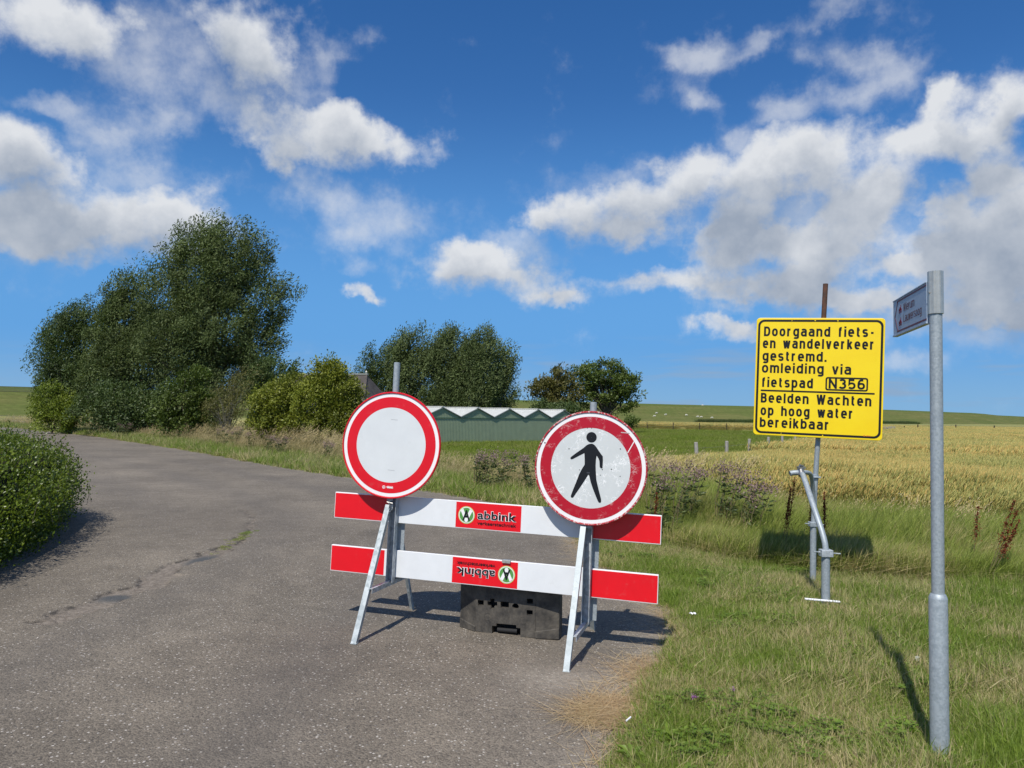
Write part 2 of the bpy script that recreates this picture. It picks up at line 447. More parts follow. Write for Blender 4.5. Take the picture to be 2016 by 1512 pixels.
erod = (1 - sstep(halfw - .02, halfw + .015, dc + (rough - .5) * .07)) * (sdr < -.3) * (1 - sstep(10.5, 13.0, Y) * .7)
edge_line = np.exp(-((dc - halfw) / .016) ** 2) * (1.6 * sstep(.35, .62, rough)) * (fbm(X * 4, Y * 4, 2) > .38) * (sdr < -.3) * (1 - sstep(10.0, 12.5, Y) * .7)
patch = np.exp(-(((X + 3.25) / .16) ** 2 + ((Y - 6.35) / .13) ** 2) ** 2) + np.exp(-(((X + 3.2) / .14) ** 2 + ((Y - 8.0) / .3) ** 2) ** 2)
Zr = Zr - erod * (0.018 - patch * .012) + erod * (rough - .5) * .012 - edge_line * .008
# sand blown on the surface near the right edge, and at the very edge
sand = np.exp(-(((X - .35) / .38) ** 2 + ((Y - 4.75) / .25) ** 2)) * .8 + (1 - sstep(0, .28, -sdr)) * .55
def asphalt():
    m, nt, b, _ = material("asphalt")
    g = nt.new('ShaderNodeNewGeometry'); P = g.outputs['Position']
    v = nt.vor(P, 120); v2 = nt.vor(P, 62)
    n1 = nt.noise(P, .45, 5, .6); n2 = nt.noise(P, 3.5, 6, .65); n3 = nt.noise(P, 26, 4, .7)
    r1 = nt.new('ShaderNodeSeparateColor'); nt.l.new(v.outputs['Color'], r1.inputs[0])
    r2 = nt.new('ShaderNodeSeparateColor'); nt.l.new(v2.outputs['Color'], r2.inputs[0])
    c = nt.mix(nt.mapr(n1.outputs[0], .35, .65), (.136, .115, .088), (.186, .158, .120))
    n7 = nt.noise(P, .16, 4, .7, 1.0)
    c = nt.mix(.9, c, nt.mapr(n7.outputs[0], .3, .7, .84, 1.18), 'MULTIPLY')
    c = nt.mix(.7, c, nt.mapr(n2.outputs[0], .25, .75, .72, 1.28), 'MULTIPLY')
    c = nt.mix(.9, c, nt.mapr(r1.outputs[0], 0, 1, .60, 1.42), 'MULTIPLY')
    st_ = nt.math('MULTIPLY', nt.math('GREATER_THAN', r2.outputs[0], .90), nt.math('LESS_THAN', v2.outputs['Distance'], .38))
    c = nt.mix(nt.math('MULTIPLY', st_, .75), c, (.52, .48, .42))
    dk = nt.math('MULTIPLY', nt.math('LESS_THAN', r2.outputs[1], .10), nt.math('LESS_THAN', v2.outputs['Distance'], .45))
    c = nt.mix(nt.math('MULTIPLY', dk, .6), c, (.05, .045, .04))
    # worn wheel bands along the curve of the road
    er = nt.attr('erod').outputs['Fac']; ed = nt.attr('edge').outputs['Fac']; pt = nt.attr('patch').outputs['Fac']; sa = nt.attr('sand').outputs['Fac']; wh = nt.attr('wheel').outputs['Fac']
    c = nt.mix(nt.math('MULTIPLY', wh, .35), c, (.085, .078, .072))
    dirt = nt.mix(nt.mapr(n3.outputs[0], .3, .7), (.105, .085, .064), (.26, .222, .178))
    c = nt.mix(er, c, dirt); c = nt.mix(nt.math('MULTIPLY', pt, er), c, (.075, .077, .075)); c = nt.mix(nt.math('MULTIPLY', ed, .8, clamp=True), c, (.03, .026, .022))
    sm = nt.math('MULTIPLY', sa, nt.mapr(n3.outputs[0], .3, .65, .2, 1.0), clamp=True)
    c = nt.mix(sm, c, (.33, .29, .23))
    nt.l.new(c, b.inputs['Base Color']); b.inputs['Roughness'].default_value = .86; b.inputs['Specular IOR Level'].default_value = .35
    h = nt.math('ADD', nt.math('MULTIPLY', v.outputs['Distance'], -1), nt.math('MULTIPLY', v2.outputs['Distance'], -.8))
    nt.l.new(nt.bump(h, .85, .004), b.inputs['Normal'])
    return m
ARC = np.array([(-2,1),(-2.1,5),(-2.0,8),(-2.5,11.5),(-4.5,15),(-9,21),(-20,34),(-40,58)])
da = seg_dist(np.stack([X, Y], 1), ARC, False)
wheel = (np.exp(-((da - .8) / .35) ** 2) + np.exp(-((da - 2.5) / .5) ** 2) * .7) * (.4 + .6 * fbm(X * .8, Y * .8))
road = link('road', np_mesh('road', np.stack([X, Y, Zr], 1), Fr, asphalt(), smooth=True,
            attrs={'erod': erod, 'edge': np.clip(edge_line, 0, 1), 'patch': np.clip(patch, 0, 1), 'sand': np.clip(sand, 0, 1), 'wheel': wheel}))
tag(road, 'weathered grey asphalt road curving away to the left', kind='structure')

# ---------------------------------------------------------------- dike
def dike():
    cl = np.array([(-420,-20),(-260,85),(-118,181),(-30,243),(49,300),(120,338),(184,381),(300,495),(420,662),(525,775),(720,985),(1200,1500),(2400,2800)], float)
    s = np.concatenate([[0], np.cumsum(np.hypot(*np.diff(cl, axis=0).T))]); t = np.linspace(0, s[-1], 260) ** 1.0
    cx = np.interp(t, s, cl[:, 0]); cy = np.interp(t, s, cl[:, 1])
    for _ in range(6):
        cx[1:-1] = (cx[:-2] + cx[1:-1] * 2 + cx[2:]) / 4; cy[1:-1] = (cy[:-2] + cy[1:-1] * 2 + cy[2:]) / 4
    tx = np.gradient(cx); ty = np.gradient(cy); L = np.hypot(tx, ty); nxn = ty / L; nyn = -tx / L     # towards the fields
    offs = [60, 40, 34, 26, 20, 14, 8, 3, 1.5, -1.5, -4, -14, -30]
    hs_ = [-.9, -.75, -.1, 1.1, 2.6, 4.4, 6.1, 6.95, 7.05, 7.0, 6.6, 4, -1.2]
    V = []
    for o_, h_ in zip(offs, hs_):
        V.append(np.stack([cx + nxn * o_, cy + nyn * o_, h_ + (fbm(cx * .02 + o_, cy * .02) - .5) * .35], 1))
    V = np.array(V); nr, nc = V.shape[:2]
    i = np.arange(nr - 1)[:, None] * nc + np.arange(nc - 1)[None, :]
    Fc = np.stack([i, i + nc, i + 1 + nc, i + 1], -1).reshape(-1, 4)
    m, nt, b, _ = material("dike_grass")
    g = nt.new('ShaderNodeNewGeometry'); sp = nt.new('ShaderNodeSeparateXYZ'); nt.l.new(g.outputs['Position'], sp.inputs[0])
    mp_ = nt.new('ShaderNodeMapping'); nt.l.new(g.outputs['Position'], mp_.inputs[0]); mp_.inputs['Scale'].default_value = (.02, .02, .9)
    n1 = nt.noise(mp_.outputs[0], 1.6, 6, .65); n2 = nt.noise(g.outputs['Position'], .7, 5, .7); n3 = nt.noise(g.outputs['Position'], .06, 4, .6)
    c = nt.mix(nt.mapr(n1.outputs[0], .38, .62), (.095, .112, .030), (.150, .145, .050))
    c = nt.mix(nt.mapr(n3.outputs[0], .40, .62, 0, .7), c, (.092, .120, .030))
    c = nt.mix(.7, c, nt.mapr(n2.outputs[0], .25, .75, .65, 1.35), 'MULTIPLY')
    c = nt.mix(nt.mapr(sp.outputs[2], 5.8, 6.6, 0, .55), c, (.075, .115, .02))
    nt.l.new(c, b.inputs['Base Color']); b.inputs['Roughness'].default_value = 1; b.inputs['Specular IOR Level'].default_value = .1
    nt.l.new(nt.bump(n2.outputs[0], .6, .3), b.inputs['Normal'])
    o = link('dike', np_mesh('dike', V.reshape(-1, 3), Fc, m, smooth=True))
    tag(o, 'long green grass sea dike running along the horizon', kind='structure')
    return cx, cy, nxn, nyn
DK = dike()

# ---------------------------------------------------------------- plain materials
def flat_mat(name, col, rough=.5, metal=0, spec=.5, var=.08, scale=20, bumpd=0, coat=0):
    m, nt, b, _ = material(name)
    tcn = nt.new('ShaderNodeTexCoord'); n = nt.noise(tcn.outputs['Object'], scale, 5, .65)
    c = nt.mix(1.0, col, nt.mapr(n.outputs[0], .25, .75, 1 - var, 1 + var), 'MULTIPLY')
    nt.l.new(c, b.inputs['Base Color']); b.inputs['Roughness'].default_value = rough; b.inputs['Metallic'].default_value = metal
    b.inputs['Specular IOR Level'].default_value = spec; b.inputs['Coat Weight'].default_value = coat
    if bumpd: nt.l.new(nt.bump(n.outputs[0], .7, bumpd), b.inputs['Normal'])
    return m
def galv_mat(name, c0, c1, scale=38, metal=.35, rough=.48, stretch=(1, 1, 1)):
    m, nt, b, _ = material(name)
    tcn = nt.new('ShaderNodeTexCoord'); mp_ = nt.new('ShaderNodeMapping'); nt.l.new(tcn.outputs['Object'], mp_.inputs[0]); mp_.inputs['Scale'].default_value = stretch
    v = nt.vor(mp_.outputs[0], scale); n = nt.noise(mp_.outputs[0], scale * .4, 6, .7); n2 = nt.noise(mp_.outputs[0], 4, 4, .6)
    s = nt.new('ShaderNodeSeparateColor'); nt.l.new(v.outputs['Color'], s.inputs[0])
    f = nt.math('ADD', nt.math('MULTIPLY', s.outputs[0], .45), nt.math('MULTIPLY', n.outputs[0], .7))
    c = nt.mix(nt.mapr(f, .25, .95), c0, c1)
    c = nt.mix(.6, c, nt.mapr(n2.outputs[0], .3, .7, .88, 1.1), 'MULTIPLY')
    nt.l.new(c, b.inputs['Base Color']); b.inputs['Metallic'].default_value = metal
    nt.l.new(nt.mapr(f, .2, .9, rough - .1, rough + .15), b.inputs['Roughness'])
    nt.l.new(nt.bump(n.outputs[0], .25, .002), b.inputs['Normal'])
    return m
GALV = galv_mat('galvanised_steel', (.30, .33, .345), (.62, .66, .68))
GALV_POLE = galv_mat('galvanised_pole', (.28, .32, .34), (.40, .445, .465), 110, .3, .5)
GALV_LEG = galv_mat('galvanised_leg', (.21, .25, .26), (.52, .56, .56), 34, .2, .5)
ALU = flat_mat('aluminium', (.52, .51, .46), .38, .6, .5, .15, 30)
BOLT = flat_mat('bolt_steel', (.35, .34, .32), .35, .8)
RUST = None
def rust_mat():
    m, nt, b, _ = material('rusty_pipe')
    tcn = nt.new('ShaderNodeTexCoord'); n = nt.noise(tcn.outputs['Object'], 14, 6, .7)
    c = nt.mix(nt.mapr(n.outputs[0], .35, .6), (.045, .030, .022), (.125, .052, .030))
    nt.l.new(c, b.inputs['Base Color']); b.inputs['Roughness'].default_value = .85; return m
RUST = rust_mat()

def sheeting(name, col, wear=0.0, wear_col=(.75, .72, .70), grid=True, rough=.38):
    """retroreflective sheeting: fine weave, faint waviness, optional scratches down to the paint"""
    m, nt, b, _ = material(name)
    tcn = nt.new('ShaderNodeTexCoord'); P = tcn.outputs['Object']
    n = nt.noise(P, 6, 4, .6); n2 = nt.noise(P, 60, 4, .7)
    c = nt.mix(1.0, col, nt.mapr(n.outputs[0], .3, .7, .95, 1.03), 'MULTIPLY')
    if grid:
        wv = nt.new('ShaderNodeTexWave', wave_type='BANDS', bands_direction='X'); nt.l.new(P, wv.inputs[0]); wv.inputs['Scale'].default_value = 55; wv.inputs['Distortion'].default_value = .3
        wz = nt.new('ShaderNodeTexWave', wave_type='BANDS', bands_direction='Z'); nt.l.new(P, wz.inputs[0]); wz.inputs['Scale'].default_value = 55; wz.inputs['Distortion'].default_value = .3
        s = nt.math('MULTIPLY', nt.math('ADD', wv.outputs['Fac'], wz.outputs['Fac']), .5)
        c = nt.mix(.5, c, nt.mapr(s, 0, 1, .86, 1.06), 'MULTIPLY')
    # dust
    n5 = nt.noise(P, 11, 6, .75)
    c = nt.mix(nt.mapr(n5.outputs[0], .58, .85, 0, .22), c, (.38, .35, .30))
    if wear:
        rads = []
        for sc, st, th in ((5.5, (1, 1, 9), .035), (7, (8, 1, 1), .03), (4, (3, 1, 4), .02)):
            mp_ = nt.new('ShaderNodeMapping'); nt.l.new(P, mp_.inputs[0]); mp_.inputs['Rotation'].default_value = (0, st[0] * .37 + .4, 0); mp_.inputs['Scale'].default_value = (1 + st[0] * .25, 1, 1 + st[2] * .25)
            nn = nt.noise(mp_.outputs[0], sc, 3, .5, 1.6)
            ln = nt.math('LESS_THAN', nt.math('ABSOLUTE', nt.math('SUBTRACT', nn.outputs[0], .5)), th * .35)
            rads.append(ln)
        sc_ = nt.math('MAXIMUM', nt.math('MAXIMUM', rads[0], rads[1]), rads[2])
        brk = nt.noise(P, 9, 3, .6)
        sc_ = nt.math('MULTIPLY', sc_, nt.mapr(brk.outputs[0], .50, .60))
        chips = nt.mapr(n2.outputs[0], .735, .77)
        c = nt.mix(nt.math('MULTIPLY', nt.math('MAXIMUM', sc_, chips), wear), c, wear_col)
    nt.l.new(c, b.inputs['Base Color']); b.inputs['Roughness'].default_value = rough; b.inputs['Specular IOR Level'].default_value = .45
    b.inputs['Coat Weight'].default_value = .15
    return m
RED = sheeting('red_sheeting', (.74, .004, .012), grid=True)
RED_PLAIN = sheeting('red_sign_face', (.66, .004, .014), grid=False)
CRIMSON = sheeting('worn_crimson_face', (.42, .004, .018), .6, (.62, .40, .38), grid=False)
WHITE = sheeting('white_sheeting', (.73, .75, .75))
WHITE_D = sheeting('white_disc_field', (.66, .685, .68))
WHITE_P = sheeting('white_border', (.82, .81, .80), grid=False)
WHITE_W = sheeting('worn_white_face', (.60, .625, .61), .75, (.90, .90, .88), grid=True)
BLACK = flat_mat('black_print', (.006, .007, .009), .45, 0, .4, .1)
GREEN = flat_mat('green_print', (.09, .28, .06), .45)
LIME = flat_mat('lime_print', (.45, .60, .18), .45)
ORANGE = flat_mat('orange_print', (.65, .20, .02), .5)
def yellow_mat():
    m, nt, b, _ = material('yellow_sign_face')
    tcn = nt.new('ShaderNodeTexCoord'); P = tcn.outputs['Object']
    n = nt.noise(P, 2.5, 4, .6); n2 = nt.noise(P, 26, 5, .7); n3 = nt.noise(P, 3.0, 3, .6)
    c = nt.mix(nt.mapr(n.outputs[0], .3, .7), (.86, .60, .003), (.90, .67, .006))
    f = nt.math('MULTIPLY', nt.mapr(n2.outputs[0], .67, .72), nt.mapr(n3.outputs[0], .50, .62))
    c = nt.mix(nt.math('MULTIPLY', f, .75), c, (.40, .15, .01))
    nt.l.new(c, b.inputs['Base Color']); b.inputs['Roughness'].default_value = .4; b.inputs['Coat Weight'].default_value = .2
    return m
YELLOW = yellow_mat()

# ---------------------------------------------------------------- lettering
def text_mesh(body, cap_h=None, width=None, bold=0.0, depth=0.0004, spacing=1.0):
    cu = bpy.data.curves.new('lettering', 'FONT'); cu.body = body; cu.size = 1; cu.offset = bold; cu.extrude = 0.001; cu.space_character = spacing
    cu.resolution_u = 4
    o = bpy.data.objects.new('tmp', cu); COL.objects.link(o)
    bpy.context.view_layer.update()
    me = bpy.data.meshes.new_from_object(o.evaluated_get(bpy.context.evaluated_depsgraph_get()))
    bpy.data.objects.remove(o)
    n = len(me.vertices); v = np.zeros(n * 3, np.float32); me.vertices.foreach_get('co', v); v = v.reshape(-1, 3)
    sx = sz = 1
    if cap_h: sz = cap_h / 0.73; sx = sz
    v[:, 0] -= v[:, 0].min(); wd = v[:, 0].max()
    if width: sx = width / wd
    out = np.stack([v[:, 0] * sx, -np.where(v[:, 2] > 0, depth, 0), v[:, 1] * sz], 1).astype(np.float32)
    me.vertices.foreach_set('co', out.ravel()); me.update()
    me.name = 'lettering'
    return me
def lettering(body, parent, x, z, y, mat, cap_h, width=None, bold=0, flip=False, spacing=1.0, name='lettering', depth=.0006):
    me = text_mesh(body, cap_h, width, bold, depth, spacing); me.materials.clear(); me.materials.append(mat)
    if flip:
        o = link(name, me, parent, (-x, y, -z + 0), (0, math.pi, 0))
    else:
        o = link(name, me, parent, (x, y, z))
    return o
def poly_plate(pts, y0, y1):
    """extruded outline in the xz plane between y0 (front) and y1"""
    mb = MB(); n = len(pts)
    V = [(p[0], y0, p[1]) for p in pts] + [(p[0], y1, p[1]) for p in pts]
    mb.v = V; mb.f = [tuple(range(n)), tuple(range(n, 2 * n))[::-1]] + [(i_, i_ + n, (i_ + 1) % n + n, (i_ + 1) % n) for i_ in range(n)]
    return mb
def rounded(w_, h_, r, n=6, cx=0, cz=0):
    P = []
    for sx, sz, a0 in ((1, 1, 0), (-1, 1, 90), (-1, -1, 180), (1, -1, 270)):
        for k_ in range(n + 1):
            a = math.radians(a0 + 90 * k_ / n); P.append((cx + sx * (w_ / 2 - r) + r * math.cos(a), cz + sz * (h_ / 2 - r) + r * math.sin(a)))
    return P
def ring_poly(outer, inner, y0, y1):
    n = len(outer); mb = MB()
    mb.v = [(p[0], y0, p[1]) for p in outer] + [(p[0], y0, p[1]) for p in inner] + [(p[0], y1, p[1]) for p in outer] + [(p[0], y1, p[1]) for p in inner]
    for i_ in range(n):
        j = (i_ + 1) % n
        mb.f += [(i_, j, n + j, n + i_), (2 * n + i_, 3 * n + i_, 3 * n + j, 2 * n + j), (i_, 2 * n + i_, 2 * n + j, j), (n + i_, n + j, 3 * n + j, 3 * n + i_)]
    return mb
def circ(r, n=40, cx=0, cz=0): return [(cx + r * math.cos(2 * math.pi * k_ / n), cz + r * math.sin(2 * math.pi * k_ / n)) for k_ in range(n)]

# ---------------------------------------------------------------- barrier
BAR_LOC = (-0.1907, 5.6087, -0.0142); BAR_ROT = (-0.0219, 0.027, -0.2719)
barrier = empty('road_barrier', BAR_LOC, BAR_ROT, 'red and white two-board road barrier on galvanised trestles across the road', 'barrier')
def board(zc, flip, dx=0.0):
    bw = 0.2
    b = MB().box((dx, .0125, zc), (2.5, .024, bw)).build('board', WHITE_P, barrier, bevel=.003)
    segs = [(-1.245, -.80, RED), (-.795, -.2515, WHITE), (-.25, .25, RED), (.2515, .765, WHITE), (.77, 1.245, RED)]
    for a, c, mt in segs:
        hgt = bw - (.014 if mt is RED else .004)
        MB().box(((a + c) / 2, 0.0005, 0), (c - a, .0015, hgt)).build('panel', mt, b, loc=(dx, -.0007, zc))
    sg = -1 if flip else 1
    # maker's label
    def L(fn): return fn
    for rad, y, mt in ((.0640, -.0022, LIME), (.0585, -.0030, WHITE_P), (.0535, -.0038, GREEN)):
        MB().disc_y(rad, 0, 40).build('logo_disc', mt, b, loc=(dx - .167 * sg, y, zc))
    # white W-like wedge strokes and black A
    me_w = [(-.045, .030), (-.026, .045), (.0, -.012), (.026, .045), (.045, .030), (.008, -.050), (-.008, -.050)]
    poly_plate([(p[0] * sg, p[1] * sg) for p in me_w], -.0008, 0).build('logo_wedge', WHITE_P, b, loc=(dx - .167 * sg, -.0042, zc))
    specs = [('A', -.196, -.036, .074, .058, .03, BLACK, -.0054, 'emblem_letter'),
             ('abbink', -.0820, -.0212, .063, .299, .040, WHITE_P, -.0030, 'lettering'),
             ('abbink', -.080, -.020, .061, .295, .016, BLACK, -.0042, 'lettering'),
             ('verkeerstechniek', -.080, -.063, .026, .295, .012, BLACK, -.0030, 'lettering')]
    for body, x, z, ch, wd, bold, mt, y, nm in specs:
        me = text_mesh(body, ch, wd, bold, .0006); me.materials.clear(); me.materials.append(mt)
        v = np.zeros(len(me.vertices) * 3, np.float32); me.vertices.foreach_get('co', v); v = v.reshape(-1, 3); v[:, 0] += x; v[:, 2] += z
        if flip: v[:, 0] *= -1; v[:, 2] *= -1
        me.vertices.foreach_set('co', v.ravel()); me.update()
        link(nm, me, b, (dx, y, zc))
    return b
b1 = board(.974 - .1, False)
b2 = board(.568 - .1, True, -.008)
b2['label'] = 'lower board with the maker label upside down and a steel clip on its top edge'
MB().box((0, 0, 0), (.062, .040, .003)).box((0, -.0205, -.009), (.062, .002, .021)).build('board_clip', ALU, b2, loc=(.155, .006, .572), bevel=.001)
MB().tube([(0, 0, 0), (0, -.004, 0)], .003, 8).build('clip_screw', BOLT, b2, loc=(.155, -.0155, .563))
for sgn in (-1, 1):
    x = .745 * sgn
    up_ = empty('trestle', (x, 0, 0)); up_.parent = barrier
    # U-channel upright in front of the boards
    zr = .345 if sgn < 0 else .200; uc, uh = (zr - .01 + .965) / 2, .965 - zr + .01
    MB().box((-.0, -.030, uc), (.004, .052, uh)).box((.024, -.0045, uc), (.050, .003, uh)).box((.050, -.030, uc), (.004, .052, uh)).build('upright', GALV, up_, bevel=.0008, loc=(-.018, 0, 0))
    MB().box((.03, .045, (zr + .93) / 2), (.085, .003, .93 - zr)).build('back_plate', GALV_POLE, up_, bevel=.0008)
    # front and back legs : steel angle
    for nm, sy, foot, topy in (('leg', -1, -.526, -.075), ('leg', 1, .509, .065)):
        lb = MB()
        a = Vector((-.022, foot, .0)); t = Vector((-.022, topy, .915))
        lb.beam(a, t, .040, .004, (0, 1, 0))
        lb.beam(a + Vector((.018, .017 * -sy, 0)), t + Vector((.018, .017 * -sy, 0)), .004, .034, (0, 1, 0))
        lg = lb.build(nm, GALV_LEG, up_, bevel=.0008)
        MB().box((-.020, foot + .012 * -sy, .003), (.046, .036, .006)).build('foot_plate', GALV_LEG, lg, bevel=.001)
    # low rail between the legs and top gusset
    yl = -.075 - (.526 - .075) * (1 - zr / .915); yr = .065 + (.509 - .065) * (1 - zr / .915)
    MB().box((.004, (yl + yr) / 2, zr), (.032, yr - yl, .004)).box((.018, (yl + yr) / 2, zr - .015), (.004, yr - yl, .034)).build('cross_rail', GALV, up_, bevel=.0008)
    MB().box((-.0, -.065, .90), (.030, .012, .05)).build('hinge_bracket', GALV, up_, bevel=.002)
    MB().tube([(-.002, -.072, .925), (-.002, -.100, .925)], .009, 8).tube([(-.026, -.088, .935), (.022, -.088, .928)], .004, 6).build('wing_bolt', BOLT, up_, smooth=True)
    ring = [(.004 + .010 * math.cos(t_), -.092, .890 + .026 * math.sin(t_)) for t_ in np.linspace(0, 2 * math.pi, 14)]
    MB().tube(ring, .0022, 5, False).build('spring_clip', BOLT, up_, smooth=True)

# round signs, held by the barrier's trestles
def to_world(p):
    return Matrix.LocRotScale(Vector(BAR_LOC), Euler(BAR_ROT), None) @ Vector(p)
def disc_sign(x, zc, rad, pole_top, label, red, white, worn):
    root = empty('round_road_sign', to_world((x, 0, zc)), BAR_ROT, label, 'road sign')
    yf = -.100
    pl = MB().lathe_y([(0.001, yf + .012), (rad * .985, yf + .012), (rad, yf + .006), (rad, yf - .004), (rad * .992, yf - .010), (rad * .975, yf - .010), (rad * .966, yf + .001), (0.001, yf + .001)], 96)
    pl.build('rim', red if not worn else CRIMSON_RIM, root, smooth=True)
    ring_poly(circ(rad * .966, 96), circ(rad * .900, 96), yf - .0020, yf).build('border_ring', WHITE_P, root)
    ring_poly(circ(rad * .9005, 96), circ(rad * .703, 96), yf - .0030, yf).build('red_ring', red, root)
    MB().disc_y(rad * .704, 0, 96).build('white_field', white, root, loc=(0, yf - .0026, 0))
    MB().tube([(0, -.062, -.42), (0, -.062, pole_top - zc)], .024, 20).tube([(0, -.062, pole_top - zc), (0, -.062, pole_top - zc + .003)], .0215, 20).build('pole', GALV_POLE, root, smooth=True)
    for zz in (-.22, .22):
        MB().box((0, -.084, zz), (.12, .010, .030)).box((0, -.040, zz), (.07, .006, .030)).build('clamp', GALV, root, bevel=.002)
    return root, yf
def crimson_rim():
    m, nt, b, _ = material('scuffed_crimson_rim')
    tcn = nt.new('ShaderNodeTexCoord'); n = nt.noise(tcn.outputs['Object'], 55, 5, .75); n2 = nt.noise(tcn.outputs['Object'], 8, 3, .6)
    c = nt.mix(nt.mapr(nt.math('ADD', n.outputs[0], nt.math('MULTIPLY', n2.outputs[0], .35)), .68, .76), (.40, .006, .02), (.66, .50, .46))
    nt.l.new(c, b.inputs['Base Color']); b.inputs['Roughness'].default_value = .6; return m
CRIMSON_RIM = crimson_rim()
sL, yf = disc_sign(-.758, 1.3625, .400, 1.985, 'clean round sign with bright red ring and empty white centre', RED_PLAIN, WHITE_D, False)
lettering('abbink', sL, -.018, -.322, yf - .0042, WHITE_P, .016, .058, .06)
ring_poly(circ(.012, 20, -.038, -.316), circ(.0085, 20, -.038, -.316), yf - .0042, yf - .003).disc_y(.0045, yf - .0042, 12, -.038, -.316).build('logo', WHITE_P, sL)
for zz, xx in ((.19, .02), (-.188, .015)):
    MB().box((xx, yf - .0032, zz), (.055, .0006, .0022), (0, .06, 0)).build('scuff', flat_mat('scuff', (.35, .36, .37), .6), sL)
sR, yf = disc_sign(.757, 1.2765, .397, 1.735, 'scratched round sign with dark red ring and black walking figure', CRIMSON, WHITE_W, True)
ped = [(683,529),(700,531),(715,540),(732,556),(750,580),(785,628),(812,660),(815,700),(814,785),(808,790),(800,790),(789,785),(783,775),(780,745),(777,712),(765,683),(745,655),(739,700),(738,760),(741,810),(745,850),(752,920),(780,1020),(810,1120),(813,1145),(808,1158),(798,1163),(785,1158),(775,1142),(755,1100),(715,1010),(690,945),(678,900),(668,868),(660,868),(640,905),(580,1005),(520,1100),(508,1120),(497,1128),(485,1127),(478,1118),(479,1104),(500,1040),(540,930),(560,870),(585,815),(617,760),(615,700),(609,635),(560,662),(485,706),(468,711),(458,704),(457,693),(466,682),(520,638),(600,577),(630,548),(655,534)]
pn = [((p[0] - 679) / 624 * .4, (794 - p[1]) / 626 * .4) for p in ped]
fig = poly_plate(pn[::-1], -.0012, 0).build('walking_figure', BLACK, sR, loc=(0, yf - .0028, 0))
MB().lathe_y([(.001, -.0012), (.0365, -.0012), (.0365, 0)], 40, (681 - 679) / 624 * .4, (794 - 459) / 626 * .4).build('figure_head', BLACK, sR, loc=(0, yf - .0028, 0))
# long scratch right through the red ring, and a scuff on the figure
c45 = [((1078 - 679) / 624 * .4, (794 - 608) / 626 * .4), ((1145 - 679) / 624 * .4, (794 - 480) / 626 * .4)]
dx_, dz_ = c45[1][0] - c45[0][0], c45[1][1] - c45[0][1]
MB().box(((c45[0][0] + c45[1][0]) / 2, yf - .0036, (c45[0][1] + c45[1][1]) / 2), (math.hypot(dx_, dz_), .0006, .006), (0, -math.atan2(dz_, dx_), 0)).build('scratch', WHITE_P, sR)
MB().box(((1045 - 679) / 624 * .4, yf - .0036, (794 - 394) / 626 * .4), (.060, .0006, .006), (0, .05, 0)).build('scratch', flat_mat('scratch_grey', (.5, .45, .44), .6), sR)
MB().box((-.012, yf - .0044, -.034), (.022, .0006, .004)).build('scratch', flat_mat('scratch_dark', (.08, .09, .11), .5), sR)
for ax, az_, r_ in ((-.33, .16, .005), (-.155, .126, .004), (.205, .143, .004), (.085, -.006, .004), (-.075, -.017, .003), (.073, -.045, .003), (.21, -.045, .0035), (-.03, .277, .003), (0, .277, .003), (.148, -.0, .004)):
    MB().disc_y(r_, yf - .0037, 10, ax, az_).build('chip', BLACK, sR)

